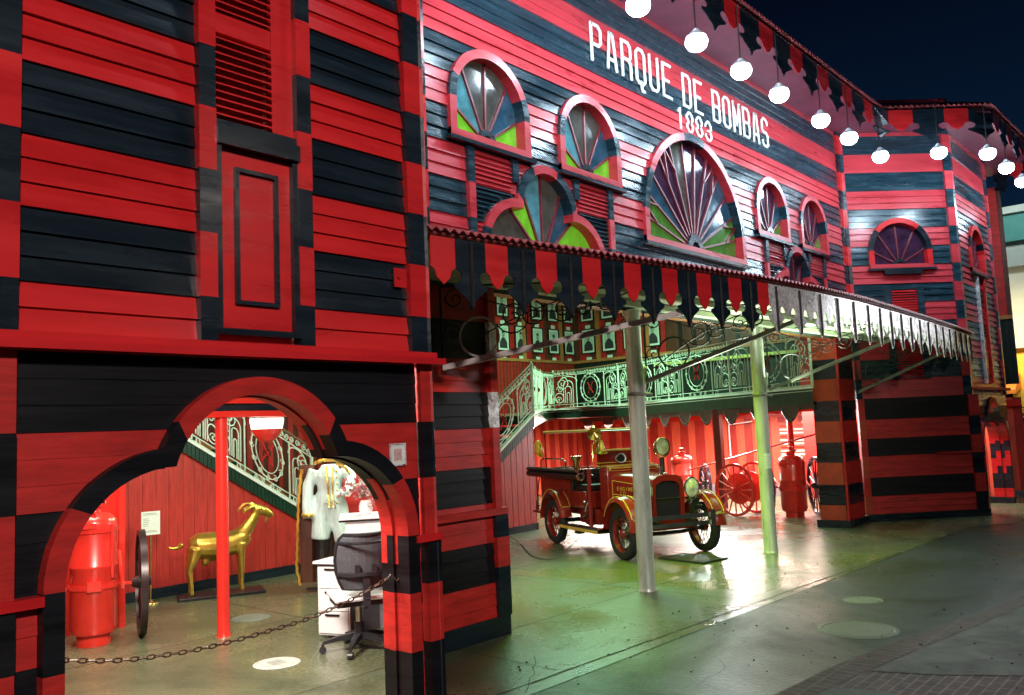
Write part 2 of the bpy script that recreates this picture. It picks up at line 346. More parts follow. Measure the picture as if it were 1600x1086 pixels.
disc('floor_cover',8.76,3.17,.19,-.003,DISC2,'small faint round cover in the pavement behind the larger one')
disc('floor_cover',5.05,8.1,.2,.001,DISC2,'faint round patch on the tower room floor by the red pole')
# ---------------------------------------------------------------- building
BLD=thing('fire_station','red and black striped wooden fire station with towers and scalloped canopy','building',(9.9,5.3,0))
def merge(iv):
    iv=sorted(iv); r=[]
    for a,b in iv:
        if r and a<=r[-1][1]+1e-6: r[-1][1]=max(r[-1][1],b)
        else: r.append([a,b])
    return r
def siding(name,o,ang,L,bounds,first,holes=(),nb=3,mats=None,flat=(),u0=0,depth=.017,worn=False):
    """bounds: z list; stripes alternate starting with `first` (0 red,1 black)"""
    T=plane_T(o,ang); b=MB(); mats=mats or (RED,BLK)
    for i in range(len(bounds)-1):
        z0,z1=bounds[i],bounds[i+1]; m=mats[(first+i)%2]
        n=max(1,round((z1-z0)/((.333)/nb))) ; 
        if i in flat: n=1
        for k in range(n):
            a=z0+(z1-z0)*k/n; c=z0+(z1-z0)*(k+1)/n
            hit=any(h(a)or h(c)or h((a+c)/2) for h in holes)
            S=6 if hit else 1
            jit=random.uniform(-.003,.003)
            for q in range(S):
                p0=a+(c-a)*q/S; p1=a+(c-a)*(q+1)/S; mid=(p0+p1)/2
                gaps=merge([g for h in holes for g in h(mid)])
                segs=[];x=u0
                for g0,g1 in gaps:
                    if g0>x: segs.append((x,min(g0,L)))
                    x=max(x,g1)
                if x<L: segs.append((x,L))
                w0=(depth+jit)*(1-(p0-a)/(c-a)); w1=(depth+jit)*(1-(p1-a)/(c-a))
                for x0,x1 in segs:
                    b.face([T(x0,p0,w0),T(x1,p0,w0),T(x1,p1,w1),T(x0,p1,w1)],m)
                    if q==0: b.face([T(x0,p0,-.002),T(x1,p0,-.002),T(x1,p0,w0),T(x0,p0,w0)],m)
    return b.build(name,BLD)
def pilaster(name,o,ang,u0,u1,bounds,first,w0=-.02,w1=.05,mats=None,parent=None):
    T=plane_T(o,ang); b=MB(); mats=mats or (RED,BLK)
    for i in range(len(bounds)-1):
        d=.0015*(i%2)
        b.box(u0-d,u1+d,bounds[i],bounds[i+1],w0,w1+d,mats[(first+i)%2],T)
    return b.build(name,parent or BLD)
# outline helpers (centre u, z) --------------------------------------------------
def arch_outline(cu,zb,zt,hw,n=22):
    zs=zt-hw; pts=[(cu-hw,zb)]
    for i in range(n+1):
        a=PI-PI*i/n; pts.append((cu+hw*cos(a),zs+hw*sin(a)))
    pts.append((cu+hw,zb)); return pts
def arch_hole(cu,zb,zt,hw):
    zs=zt-hw
    def h(z):
        if z<zb or z>zt: return []
        x=hw if z<zs else math.sqrt(max(0,hw*hw-(z-zs)**2)); return [(cu-x,cu+x)]
    return h
def tre_outline(cu,zb,zs,W_,r,zc,R,n=12):
    """trefoil: side lobes radius r springing at zs with half width W_, centre arch radius R centred zc"""
    pts=[(cu-W_,zb),(cu-W_,zs)]; cx=cu-W_+r
    a0=math.asin(max(0,min(.8,(zs+r-zc)/R)))
    # left lobe from angle pi up to where the centre arch starts
    amax=math.acos(max(-1,min(1,(-(R*cos(a0))-( -W_+r))/r)))
    for i in range(1,n+1):
        a=PI-(PI-amax)*i/n; pts.append((cx+r*cos(a),zs+r*sin(a)))
    for i in range(0,2*n+1):
        a=(PI-a0)-(PI-2*a0)*i/(2*n); pts.append((cu+R*cos(a),zc+R*sin(a)))
    L=[p for p in pts]; right=[]
    for p in reversed(L[:2+n]): right.append((2*cu-p[0],p[1]))
    return L+right
def tre_hole(cu,zb,zs,W_,r,zc,R):
    def h(z):
        if z<zb: return []
        x=0
        if z<=zs: x=W_
        elif z<zs+r: x=max(x,W_-r+math.sqrt(max(0,r*r-(z-zs)**2)))
        if zs<z<=zc: x=max(x,R)
        elif zc<z<zc+R: x=max(x,math.sqrt(max(0,R*R-(z-zc)**2)))
        return [(cu-x,cu+x)] if x>0 else []
    return h
def ring(b,T,inner,outer,w0,w1,colf,closed=False):
    n=len(inner); rng=range(n if closed else n-1)
    for i in rng:
        j=(i+1)%n; a0,a1,c0,c1=inner[i],inner[j],outer[i],outer[j]
        m=colf((a0[0]+c1[0])/2,(a0[1]+c1[1])/2)
        b.mi(m)
        b.hexa([T(a0[0],a0[1],w0),T(a1[0],a1[1],w0),T(c1[0],c1[1],w0),T(c0[0],c0[1],w0),T(a0[0],a0[1],w1),T(a1[0],a1[1],w1),T(c1[0],c1[1],w1),T(c0[0],c0[1],w1)],m)
def bar2(b,T,p,q,w,d0,d1,m):
    dx,dz=q[0]-p[0],q[1]-p[1]; l=math.hypot(dx,dz); nx,nz=-dz/l*w/2,dx/l*w/2
    b.hexa([T(p[0]-nx,p[1]-nz,d0),T(q[0]-nx,q[1]-nz,d0),T(q[0]+nx,q[1]+nz,d0),T(p[0]+nx,p[1]+nz,d0),T(p[0]-nx,p[1]-nz,d1),T(q[0]-nx,q[1]-nz,d1),T(q[0]+nx,q[1]+nz,d1),T(p[0]+nx,p[1]+nz,d1)],m)
def glass(name,col,e,es,rough=.10):
    m=mat(name,col,rough,spec=.45,emit=e,estr=es,noise=.5,nscale=7,bump=.12); return m
G_GRN=glass('green_glass',(.10,.30,.02),(.22,.70,.03),.38); G_TEAL=glass('teal_glass',(.06,.20,.24),(.12,.32,.36),.20)
G_GREY=glass('smoky_glass',(.05,.05,.045),(.20,.18,.13),.10); G_BLUE=glass('blue_glass',(.02,.06,.10),(.06,.13,.17),.13)
G_DARK=glass('dark_violet_glass',(.03,.012,.03),(.10,.02,.05),.08); G_PINK=glass('pale_glass',(.25,.22,.24),(.55,.5,.5),.16)
G_DGRN=glass('bottle_green_glass',(.04,.12,.02),(.12,.34,.04),.22)
MULLM=mat('maroon_glazing_bar',(.17,.022,.03),.35,noise=.3,nscale=6)
def ray_hit(outline,c,ang):
    d=(cos(ang),sin(ang)); best=None
    for i in range(len(outline)-1):
        (x1,z1),(x2,z2)=outline[i],outline[i+1]; ex,ez=x2-x1,z2-z1; den=d[0]*ez-d[1]*ex
        if abs(den)<1e-9: continue
        t=((x1-c[0])*ez-(z1-c[1])*ex)/den; s=((x1-c[0])*d[1]-(z1-c[1])*d[0])/den
        if t>1e-4 and -1e-6<=s<=1+1e-6 and (best is None or t<best): best=t
    return best or .1
BND=[5.085+.333*k for k in range(-9,8)]
def stripe_col(z,base=5.085,p=.333,inv=False,fl=0):
    k=math.floor((z-base)/p); blk=(k%2==0)   # [5.085,5.418] is black
    if inv: blk=not blk
    return FACB if blk else FACR
def fan_window(name,T,outer,inner,cu,zsill,hub,angs,panecols,colf,label=None,mull=MULLM,sillm=BLK,mw=.022,tris=False):
    b=MB(); ring(b,T,inner,outer,-.12,.05,colf)
    # bottom rail
    x0,x1=outer[0][0],outer[-1][0]
    b.box(x0,x1,zsill,zsill+.075,-.10,.053,FACR,T)
    fr=b.build('window',BLD)
    if label: fr['label']=label
    s=MB(); s.box(x0-.04,x1+.04,zsill-.04,zsill-.002,-.02,.085,sillm,T); s.build('sill',fr)
    # inner casing ring
    zb=zsill+.075
    c=(cu,zb)
    # panes
    p=MB(); A=sorted(angs); edges=[0.0]+A+[PI]
    for i in range(len(edges)-1):
        a0,a1=edges[i],edges[i+1]; N=6; pts=[]
        for k in range(N+1):
            a=a0+(a1-a0)*k/N; t=ray_hit(inner+[inner[0]],c,max(.004,min(PI-.004,a))); pts.append((c[0]+cos(a)*t,c[1]+sin(a)*t))
        for k in range(N): p.face([T(c[0],c[1],-.07),T(pts[k][0],pts[k][1],-.07),T(pts[k+1][0],pts[k+1][1],-.07)],panecols[i%len(panecols)])
    p.build('pane',fr)
    q=MB()
    for a in A:
        t=ray_hit(inner+[inner[0]],c,a); bar2(q,T,(c[0]+cos(a)*hub*.8,c[1]+sin(a)*hub*.8),(c[0]+cos(a)*t,c[1]+sin(a)*t),mw,-.069,-.045,mull)
    if tris:
        # zig-zag of short bars near the rim
        AA=[0.0]+A+[PI]
        for i in range(len(AA)-1):
            am=(AA[i]+AA[i+1])/2; tm=ray_hit(inner+[inner[0]],c,max(.01,am)); 
            for aa in (AA[i],AA[i+1]):
                ta=ray_hit(inner+[inner[0]],c,max(.01,min(PI-.01,aa)))*.74
                if i in (1,4,8,11): bar2(q,T,(c[0]+cos(aa)*ta,c[1]+sin(aa)*ta),(c[0]+cos(am)*tm,c[1]+sin(am)*tm),mw*.8,-.068,-.035,mull)
    hp=[(cu+hub*cos(PI*k/10),zb+hub*sin(PI*k/10)) for k in range(11)]; hi=[(cu+hub*.5*cos(PI*k/10),zb+hub*.5*sin(PI*k/10)) for k in range(11)]
    ring(q,T,hi,hp,-.068,-.02,lambda x,z:BLK)
    q.build('mullions',fr)
    return fr
def louver(name,T,u0,u1,z0,z1,colf,pw=.085,pil=True,first=0,hole=None):
    """shutter panel with slats and a quoined strip each side, cut away where hole(z) says"""
    s=MB(); z=z0; step=.045
    def segs(a,c,za,zb):
        if not hole: return [(a,c)]
        g=merge(hole(za)+hole(zb)); r=[];x=a
        for p,q in g:
            if p>x: r.append((x,min(p,c)))
            x=max(x,q)
        if x<c: r.append((x,c))
        return [(p,q) for p,q in r if q-p>.01]
    while z<z1-step:
        m=colf(z+step/2)
        for a,c in segs(u0,u1,z,z+step):
            s.box(a,c,z,z+step,-.03,-.008,BLK,T)
            s.hexa([T(a,z,.03),T(c,z,.03),T(c,z+.008,.03),T(a,z+.008,.03),T(a,z+step*.72,-.006),T(c,z+step*.72,-.006),T(c,z+step*.9,-.006),T(a,z+step*.9,-.006)],m)
        z+=step
    o=s.build('shutter',BLD)
    if pil:
        for a,c in ((u0-pw,u0),(u1,u1+pw)):
            q=MB(); zz=z0
            if hole: 
                t=z0
                while t<z1-.1:
                    if any(p<c and r>a for y in (0,.02,.04) for p,r in hole(t+y)): zz=t+.04
                    t+=.04
            while zz<z1-1e-4:
                k=math.floor((zz-5.085+1e-6)/.333); nx=min(z1,5.085+.333*(k+1)); m=colf((zz+nx)/2); m=FACR if m is FACB or m is BLK else FACB
                t=zz
                while t<nx-1e-4:
                    t2=min(nx,t+.04)
                    for a_,c_ in segs(a,c,t,t2): q.box(a_,c_,t,t2,-.01,.05+.0015*(k%2),m,T)
                    t=t2
                zz=nx
            if q.v: q.build('shutter_post',o)
    return o
# ---- main facade, upper storey
FT=plane_T((0,5.33),0)
WN=[(5.955,'arched window at the left end of the facade with teal and green panes'),(7.57,'second arched window from the left with teal and green panes'),(12.2,'third arched window right of the big fan window'),(13.77,'arched window nearest the right tower')]
holes=[arch_hole(c,4.55,5.37,.52) for c,_ in WN]+[arch_hole(9.89,4.0,5.48,1.25)]
TP=(3.3,3.52,.93,.50,3.99,.42)   # trefoil params zb,zs,W,r,zc,R
holes+=[tre_hole(6.76,*TP),tre_hole(13.0,*TP)]
TOP=6.88
siding('facade_siding',(0,5.33),0,15.16,[b for b in BND if b>3.0]+[TOP],1,holes,u0=4.6,mats=(FACR,FACB))
def wcol(inv): 
    return lambda x,z: stripe_col(z,inv=inv)
LC=[G_GRN,G_TEAL,G_GREY,G_GREY,G_BLUE,G_GRN]
angs6=[math.radians(a) for a in (33,62,88,114,147)]
for i,(c,l) in enumerate(WN):
    out=arch_outline(c,4.475,5.42,.565); inn=arch_outline(c,4.475,5.335,.478)
    if i<2: pc=[G_GRN,G_BLUE,G_GREY,G_GREY,G_TEAL,G_GRN]
    elif i==2: pc=[G_DGRN,G_BLUE,G_DARK,G_DARK,G_BLUE,G_DGRN]
    else: pc=[G_DGRN,G_DARK,G_DARK,G_DARK,G_DARK,G_DGRN]
    fan_window('window',FT,out,inn,c,4.475,.12,angs6,pc,lambda x,z:(FACB if 4.80<z<5.10 else FACR),l,mull=MULLM)
    w=.27
    louver('shutter',FT,c-w,c+w,3.2,4.42,lambda z:stripe_col(z),hole=lambda z:[(p-.06,q+.06) for h_ in (tre_hole(6.76,*TP),tre_hole(13.0,*TP)) for p,q in h_(z-.03)])
out=arch_outline(9.89,3.95,5.525,1.30,30); inn=arch_outline(9.89,3.95,5.43,1.205,30)
angb=[PI*k/13+.0 for k in range(1,13)]
pb=[G_DGRN,G_DGRN,G_BLUE,G_BLUE,G_DARK,G_DARK,G_DARK,G_GREY,G_DARK,G_DARK,G_BLUE,G_DGRN,G_DGRN]
fan_window('window',FT,out,inn,9.89,3.95,.2,angb,pb,lambda x,z:(FACB if (abs(x-9.89)<.22 or 4.35<z<4.85) else FACR),'big fan shaped stained glass window in the middle of the facade',mw=.025,tris=True)
for cu,pcs,l in ((6.76,[G_GREY,G_GRN,G_BLUE,G_GREY,G_TEAL,G_GRN,G_GREY],'three lobed window with bright green panes at the left of the facade'),(13.0,[G_DARK]*7,'dark three lobed window at the right of the facade')):
    out=tre_outline(cu,3.44,3.50,1.0,.54,3.98,.485); inn=tre_outline(cu,3.44,3.50,.915,.455,3.98,.40)
    fan_window('window',FT,out,inn,cu,3.44,.1,[math.radians(a) for a in (14,42,66,90,114,138)],pcs[:7],lambda x,z:(FACB if (4.08<z<4.38) or 3.45<z<3.72 else FACR),l)
# corner boards of the facade
pilaster('corner_board',(0,5.33),0,15.06,15.16,[b for b in BND if b>3.0]+[TOP],0,w1=.055)
pilaster('corner_board',(0,5.33),0,4.62,5.08,[b for b in BND if b>3.0]+[TOP],0,w1=.055)
# ---- lettering
def ribbon(b,T,pts,t,w0,w1,m,closed=False):
    n=len(pts); L=[];R=[]
    for i in range(n):
        p=Vector(pts[i]).to_2d() if len(pts[i])>2 else Vector(pts[i])
        a=Vector(pts[i-1]) if (i>0 or closed) else None; c=Vector(pts[(i+1)%n]) if (i<n-1 or closed) else None
        d1=(p-a).normalized() if a is not None else None; d2=(c-p).normalized() if c is not None else None
        if d1 is None: nn=Vector((-d2.y,d2.x)); k=1
        elif d2 is None: nn=Vector((-d1.y,d1.x)); k=1
        else:
            nn=Vector((-(d1+d2).y,(d1+d2).x)); nn.normalize(); k=1/max(.5,nn.dot(Vector((-d1.y,d1.x))))
        L.append(p+nn*t/2*k); R.append(p-nn*t/2*k)
    N=n if closed else n-1
    for i in range(N):
        j=(i+1)%n
        b.hexa([T(L[i].x,L[i].y,w0),T(L[j].x,L[j].y,w0),T(R[j].x,R[j].y,w0),T(R[i].x,R[i].y,w0),T(L[i].x,L[i].y,w1),T(L[j].x,L[j].y,w1),T(R[j].x,R[j].y,w1),T(R[i].x,R[i].y,w1)],m)
def glyph(ch,w,h,t):
    c=.045 if h>.3 else .052; a=t/2; x0,x1,y0,y1=a,w-a,a,h-a; m=h*.5
    loop=[(x0,y0+c),(x0,y1-c),(x0+c,y1),(x1-c,y1),(x1,y1-c),(x1,y0+c),(x1-c,y0),(x0+c,y0)]
    G={'P':[([(x0,0),(x0,h)],0),([(x0,y1),(x1-c,y1),(x1,y1-c),(x1,m-.02+c),(x1-c,m-.02),(x0,m-.02)],0)],
    'R':[([(x0,0),(x0,h)],0),([(x0,y1),(x1-c,y1),(x1,y1-c),(x1,m+c),(x1-c,m),(x0,m)],0),([(x1-c,m),(x1,m-c),(x1,0)],0)],
    'A':[([(x0,0),(w*.36,h)],0),([(x1,0),(w*.64,h)],0),([(w*.3,y1),(w*.7,y1)],0),([(w*.2,h*.28),(w*.8,h*.28)],0)],
    'Q':[(loop,1),([(w*.45,.05),(w*.62,-.07),(w*.85,-.07)],0)],'O':[(loop,1)],
    'U':[([(x0,h),(x0,y0+c),(x0+c,y0),(x1-c,y0),(x1,y0+c),(x1,h)],0)],
    'E':[([(x0,0),(x0,h)],0),([(x0,y1),(w,y1)],0),([(x0,y0),(w,y0)],0),([(x0,m),(w*.8,m)],0)],
    'D':[([(x0,0),(x0,h)],0),([(x0,y1),(x1-c,y1),(x1,y1-c),(x1,y0+c),(x1-c,y0),(x0,y0)],0)],
    'B':[([(x0,0),(x0,h)],0),([(x0,y1),(x1-c,y1),(x1,y1-c),(x1,m+c*.8),(x1-c*.6,m),(x0,m)],0),([(x1-c*.6,m),(x1,m-c*.8),(x1,y0+c),(x1-c,y0),(x0,y0)],0)],
    'M':[([(x0,0),(x0,h)],0),([(x1,0),(x1,h)],0),([(x0,h*.94),(w/2,h*.3),(x1,h*.94)],0)],
    'S':[([(x1,y1-c*2),(x1,y1-c),(x1-c,y1),(x0+c,y1),(x0,y1-c),(x0,m+c),(x0+c,m),(x1-c,m),(x1,m-c),(x1,y0+c),(x1-c,y0),(x0+c,y0),(x0,y0+c),(x0,y0+c*2)],0)],
    '1':[([(w*.55,0),(w*.55,h)],0),([(w*.2,h*.78),(w*.55,h*.97)],0)],
    '8':[([(x0,m+c),(x0,y1-c),(x0+c,y1),(x1-c,y1),(x1,y1-c),(x1,m+c*.8),(x1-c,m),(x0+c,m)],1),([(x0,y0+c),(x0,m-c*.8),(x0+c,m),(x1-c,m),(x1,m-c*.8),(x1,y0+c),(x1-c,y0),(x0+c,y0)],1)],
    '3':[([(x0,y1-c*1.6),(x0,y1-c),(x0+c,y1),(x1-c,y1),(x1,y1-c),(x1,m+c*.8),(x1-c*.7,m),(w*.35,m)],0),([(x1-c*.7,m),(x1,m-c*.8),(x1,y0+c),(x1-c,y0),(x0+c,y0),(x0,y0+c),(x0,y0+c*1.6)],0)]}
    return G[ch]
LET=mat('white_letter_paint',(.85,.87,.84),.45,noise=.08,nscale=8)
def lettering(text,x0,x1,z0,h,t,label,sp=.30):
    T0=thing('lettering_sign',label,'sign lettering',((x0+x1)/2,5.28,z0))
    units=[(.62 if ch==' ' else 1) for ch in text]; tot=sum(units)-sp; adv=(x1-x0)/tot; x=x0
    for ch,u in zip(text,units):
        if ch!=' ':
            b=MB(); T=lambda a,c,d,x=x:FT(x+a,z0+c,d)
            for pts,cl in glyph(ch,adv*(1-sp),h,t): ribbon(b,T,pts,t,.02,.038,LET,cl)
            b.build('letter',T0)
        x+=adv*u
lettering('PARQUE DE BOMBAS',7.68,12.24,5.87,.46,.034,'white raised block letters reading PARQUE DE BOMBAS across the upper facade')
lettering('1883',9.5,10.42,5.545,.285,.025,'white raised numerals 1883 above the big fan window')
# ---- opening: stubs and lintel under the canopy
gb=[0,.17,.47,.82,1.09,1.17,1.49,1.84,2.16,2.46,2.8,3.12,3.4]
siding('stub_wall',(0,5.33),0,5.80,[0.17,.47,.82,1.06],0,u0=5.02,mats=(RED2,WBLK),depth=.011)
siding('stub_wall',(0,5.33),0,5.80,[1.12,1.17,1.49,1.84,2.16,2.46,2.8,3.2],0,u0=5.02,mats=(RED2,WBLK),depth=.011)
b=MB(); b.box(5.0,5.93,5.29,5.75,0,.17,BLK); b.build('plinth',BLD)
b=MB(); b.box(5.0,5.92,5.26,5.40,1.06,1.12,RED2); b.build('ledge',BLD)
pilaster('jamb_post',(0,5.33),0,5.78,5.87,[1.12,1.84,2.16,2.5,2.8,3.12],0,w0=-.42,w1=.05,mats=(RED2,SILVLIT))
pilaster('jamb_post',(0,5.33),0,5.78,5.94,[0.17,.6,.86,1.06],1,w0=-.42,w1=.05,mats=(RED2,BLK))
pb2=[.12,.36,.69,1.05,1.38,1.73,2.07,2.43,2.76,3.12]
pilaster('pier_face',(0,5.33),0,14.28,15.05,pb2[:4],0,w0=-.2,w1=.03,mats=(RED2,BLK))
pilaster('pier_face',(0,5.33),0,14.30,15.05,pb2[3:],1,w0=-.2,w1=.015,mats=(RED2,BLK))
ORI=mat('orange_paint',(.40,.05,.018),.5,noise=.25,nscale=4,bump=.3)
pilaster('pier_jamb',(14.28,5.75),-PI/2,0,.43,pb2[:4],0,w0=-.3,w1=.02,mats=(ORI,BLK))
pilaster('pier_jamb',(14.30,5.75),-PI/2,0,.43,pb2[3:],1,w0=-.3,w1=.015,mats=(ORI,BLK))
b=MB(); b.box(14.24,14.29,5.27,5.30,.12,3.1,RED2); b.build('pier_edge',BLD)
b=MB(); b.box(14.2,15.1,5.24,5.8,0,.12,BLK); b.build('plinth',BLD)
b=MB(); b.box(5.7,14.5,5.33,5.6,3.12,3.3,WOOD); b.build('lintel',BLD)
# wall back faces (inside of upper facade)
b=MB(); b.box(4.6,15.1,5.45,5.6,3.3,3.45,REDI); b.build('inner_beam',BLD)
# ---- right tower
DG=((15.16,5.35),-PI/4); DL=2.06
DT=plane_T((15.16,5.35),-PI/4)
up_b=[b_ for b_ in BND if b_>2.0]
flatidx=[i for i in range(len(up_b)) if up_b[i]>6.0]
dh=[arch_hole(1.02,4.42,5.2,.53)]
siding('tower_siding',*DG,DL,up_b+[TOP],0 if int(round((up_b[0]-5.085)/.333))%2 else 1,dh,flat=flatidx,mats=(FACR,FACB))
fan_window('window',DT,arch_outline(1.02,4.35,5.25,.575),arch_outline(1.02,4.35,5.16,.485),1.02,4.35,.11,[math.radians(a) for a in (30,62,92,122,152)],[G_DARK],lambda x,z:(BLK if 4.7<z<5.05 else RED),'dark fan window on the angled face of the right tower')
louver('shutter',DT,.78,1.26,2.4,4.0,lambda z:RED,pw=.11)
b=MB(); b.box(.78,1.26,4.0,4.31,-.06,-.01,RED,DT); b.build('door_head',BLD)
b=MB(); b.box(.68,1.36,4.24,4.31,-.02,.09,BLK,DT); b.build('door_hood',BLD)
dgl=[.12,.423,.737,1.10,1.40,1.726,2.088]
siding('tower_siding',*DG,DL+.1,dgl,0,(),mats=(RED2,WBLK),u0=.12,nb=3,depth=.012)
b=MB(); b.box(.0,DL+.16,0,.12,-.1,.05,BLK,DT); b.build('plinth',BLD)
b=MB(); b.box(1.35,DL+.14,1.09,1.12,-.02,.055,RED2,DT); b.build('ledge',BLD)
pilaster('corner_board',*DG,0,.11,up_b+[TOP],1 if int(round((up_b[0]-5.085)/.333))%2 else 0,mats=(FACR,FACB))
pilaster('corner_board',*DG,DL-.11,DL+.01,up_b+[TOP],1 if int(round((up_b[0]-5.085)/.333))%2 else 0,mats=(FACR,FACB))
pilaster('corner_board',*DG,DL-.06,DL+.12,dgl,1,w1=.05,mats=(RED2,BLK))
pilaster('corner_board',*DG,.02,.13,dgl,1,w1=.04,mats=(RED2,ORI))
# front face of the right tower
cx=15.16+DL*cos(PI/4); cy=5.35-DL*sin(PI/4)
R0=(cx,cy); RT=plane_T(R0,0); RL=19.25-cx
siding('tower_siding',R0,0,RL,[2.2]+up_b[1:]+[TOP],0 if int(round((up_b[0]-5.085)/.333))%2 else 1,[arch_hole(18.02-cx,4.42,5.25,.5)],flat=flatidx,mats=(FACR,FACB))
fan_window('window',RT,arch_outline(18.02-cx,4.36,5.30,.56),arch_outline(18.02-cx,4.36,5.21,.47),18.02-cx,4.36,.1,[math.radians(a) for a in (30,62,92,122,152)],[G_DARK],lambda x,z:(BLK if 4.85<z<5.0 else RED),'narrow looking arched window on the front of the right tower')
b=MB(); b.box(17.80-cx,18.22-cx,3.35,4.3,-.06,-.02,RED,RT); b.box(17.72-cx,17.80-cx,2.3,4.3,-.02,.06,SILVLIT,RT); b.box(18.22-cx,18.30-cx,2.3,4.3,-.02,.06,RED,RT); b.build('tower_door',BLD)
b=MB(); b.box(17.80-cx,18.22-cx,2.3,3.35,-.05,.005,SILVLIT,RT); b.box(17.88-cx,18.14-cx,2.42,3.2,-.05,.02,BLK,RT); b.box(17.91-cx,18.11-cx,2.46,3.16,-.05,.028,RED,RT); b.build('door_panel',BLD)
pilaster('corner_board',R0,0,-.02,.09,up_b+[TOP],1 if int(round((up_b[0]-5.085)/.333))%2 else 0,mats=(FACR,FACB))
pilaster('corner_board',R0,0,RL-.1,RL,up_b+[TOP],1 if int(round((up_b[0]-5.085)/.333))%2 else 0,mats=(FACR,FACB))
LGB=[0,.33,.65,.97,1.22,1.575,1.885,2.2]
ac=18.02-cx
siding('tower_siding',R0,0,RL+.05,LGB,1,[tre_hole(ac,-1,1.15,.97,.45,1.5,.47)],mats=(RED2,SILVLIT))  # silver stripes paint light onto the black boards
def arch_frame(T,cu,zs,W_,r,zc,R,t,d,zbase,colf,front=.06,name='arch'):
    o_=tre_outline(cu,zbase,zs,W_+t,r+t,zc,R+t,14); i_=tre_outline(cu,zbase,zs,W_,r,zc,R,14)
    # subdivide the straight jambs so that the checks fall on them
    def sub(P):
        a=[(P[0][0],zbase+(zs-zbase)*k/8) for k in range(8)]; c=[(P[-1][0],zbase+(zs-zbase)*k/8) for k in range(7,-1,-1)]
        return a+P[1:-1]+c
    o_=sub(o_); i_=sub(i_)
    b=MB(); ring(b,T,i_,o_,-.03,front,colf); fr=b.build(name,BLD)
    b=MB(); i2=[(x,z) for x,z in i_]; o2=[(cu+(x-cu)*1.0+(0.03 if x>cu else -.03),z) for x,z in i_]
    ring(b,T,i_,o_,-d,-.031,lambda x,z:colf(x,z+.08)); b.build('jamb_lining',fr)
    i3=tre_outline(cu,zbase,zs,W_-.010,r-.010,zc,R-.010,14); i3=sub(i3)
    b=MB(); ring(b,T,i3,i_,-d*.65,-d*.35,lambda x,z:colf(x,z)); b.build('stop_bead',fr)
    return fr
def chk(bnds,first,mats=None):
    mats=mats or (RED,BLK)
    def f(x,z):
        for i in range(len(bnds)-1):
            if bnds[i]<=z<bnds[i+1]: return mats[(first+i)%2]
        return RED
    return f
arch_frame(RT,ac,1.15,.95,.44,1.5,.455,.09,.28,0,chk(LGB,0))
b=MB(); b.box(-.02,RL+.06,2.17,2.22,-.02,.11,RED2,RT); b.build('cornice',BLD)
b=MB(); b.box(ac+.93,RL+.1,0,.12,-.6,.06,BLK,RT); b.build('plinth',BLD)
# right side of the tower + back shell so no light leaks
b=MB(); b.box(19.2,19.3,cy,8,0,TOP,RED2); b.build('side_wall',BLD)
b=MB(); b.box(16.8,16.9,4.5,7,2.3,2.35,RED2); b.build('tower_beam',BLD)
# ---- left tower
LX0,LX1,LY=1.18,3.43,3.68
LT=plane_T((0,LY),0)
lub=[2.27,2.48]+[2.48+.303*k for k in range(1,16)]
bay=(2.10,2.57)
siding('tower_siding',(0,LY),0,2.03,lub,0,u0=LX0)
siding('tower_siding',(0,LY),0,LX1,lub,0,u0=2.66)
pilaster('corner_board',(0,LY),0,1.10,1.262,lub,1)
pilaster('corner_board',(0,LY),0,3.33,3.45,lub,1,w1=.045)
pilaster('bay_post',(0,LY),0,2.03,2.115,lub,1)
pilaster('bay_post',(0,LY),0,2.575,2.66,lub,1)
b=MB(); b.box(2.115,2.575,2.27,lub[-1],-.08,-.03,RED,LT); b.build('bay_back',BLD)
b=MB()
b.box(2.115,2.145,2.31,3.22,-.03,.045,BLK,LT); b.box(2.545,2.575,2.31,3.22,-.03,.045,BLK,LT); b.box(2.145,2.545,2.31,2.34,-.03,.045,BLK,LT)
b.box(2.145,2.545,2.34,3.22,-.03,.012,RED,LT)
dpn=b.build('door_panel',BLD)
b=MB()
for (x0,x1,z0,z1) in ((2.225,2.245,2.46,3.13),(2.445,2.465,2.46,3.13),(2.245,2.445,2.46,2.48),(2.245,2.445,3.11,3.13)): b.box(x0,x1,z0,z1,.012,.034,BLK,LT)
b.build('panel_moulding',dpn)
b=MB(); b.box(2.115,2.575,3.22,3.30,-.03,.07,BLK,LT); b.box(2.12,2.57,3.30,3.345,-.03,.045,BLK,LT); b.build('door_hood',BLD)
b=MB(); b.box(2.45,2.575,3.345,lub[-1],-.03,.01,RED,LT); b.build('door_stile',BLD)
s=MB(); z=3.37
while z<6.5:
    if abs(z-3.80)<.03: s.box(2.12,2.44,z,z+.10,-.03,.02,RED,LT); z+=.11; continue
    s.hexa([LT(2.12,z,.035),LT(2.44,z,.035),LT(2.44,z+.008,.035),LT(2.12,z+.008,.035),LT(2.12,z+.028,-.02),LT(2.44,z+.028,-.02),LT(2.44,z+.035,-.02),LT(2.12,z+.035,-.02)],RED); z+=.038
s.build('shutter',BLD)
b=MB(); b.box(1.0,3.52,2.20,2.235,-.02,.12,RED,LT); b.box(1.05,3.48,2.235,2.27,-.02,.09,RED,LT); b.build('cornice',BLD)
b=MB(); b.box(3.29,3.31,2.66,2.74,.02,.03,RED,LT); b.box(3.22,3.31,2.64,2.75,.026,.034,RED,LT); b.lathe([(0,.05),(.008,.05),(.008,.03)],LT(3.245,2.695,0),(0,-1,0),8,RED); b.build('hinge_plate',BLD)
LCU=2.34
lg=[0,.33,.65,.97,1.215,1.56,1.875,2.2]
siding('tower_siding',(0,LY),0,LX1-.05,lg,1,[tre_hole(LCU,-1,1.25,.95,.48,1.56,.49)],u0=LX0,depth=.005,mats=(RED2,FBLK))
arch_frame(LT,LCU,1.25,.90,.46,1.57,.46,.082,.17,0,chk(lg,0,(RED2,FBLK)))
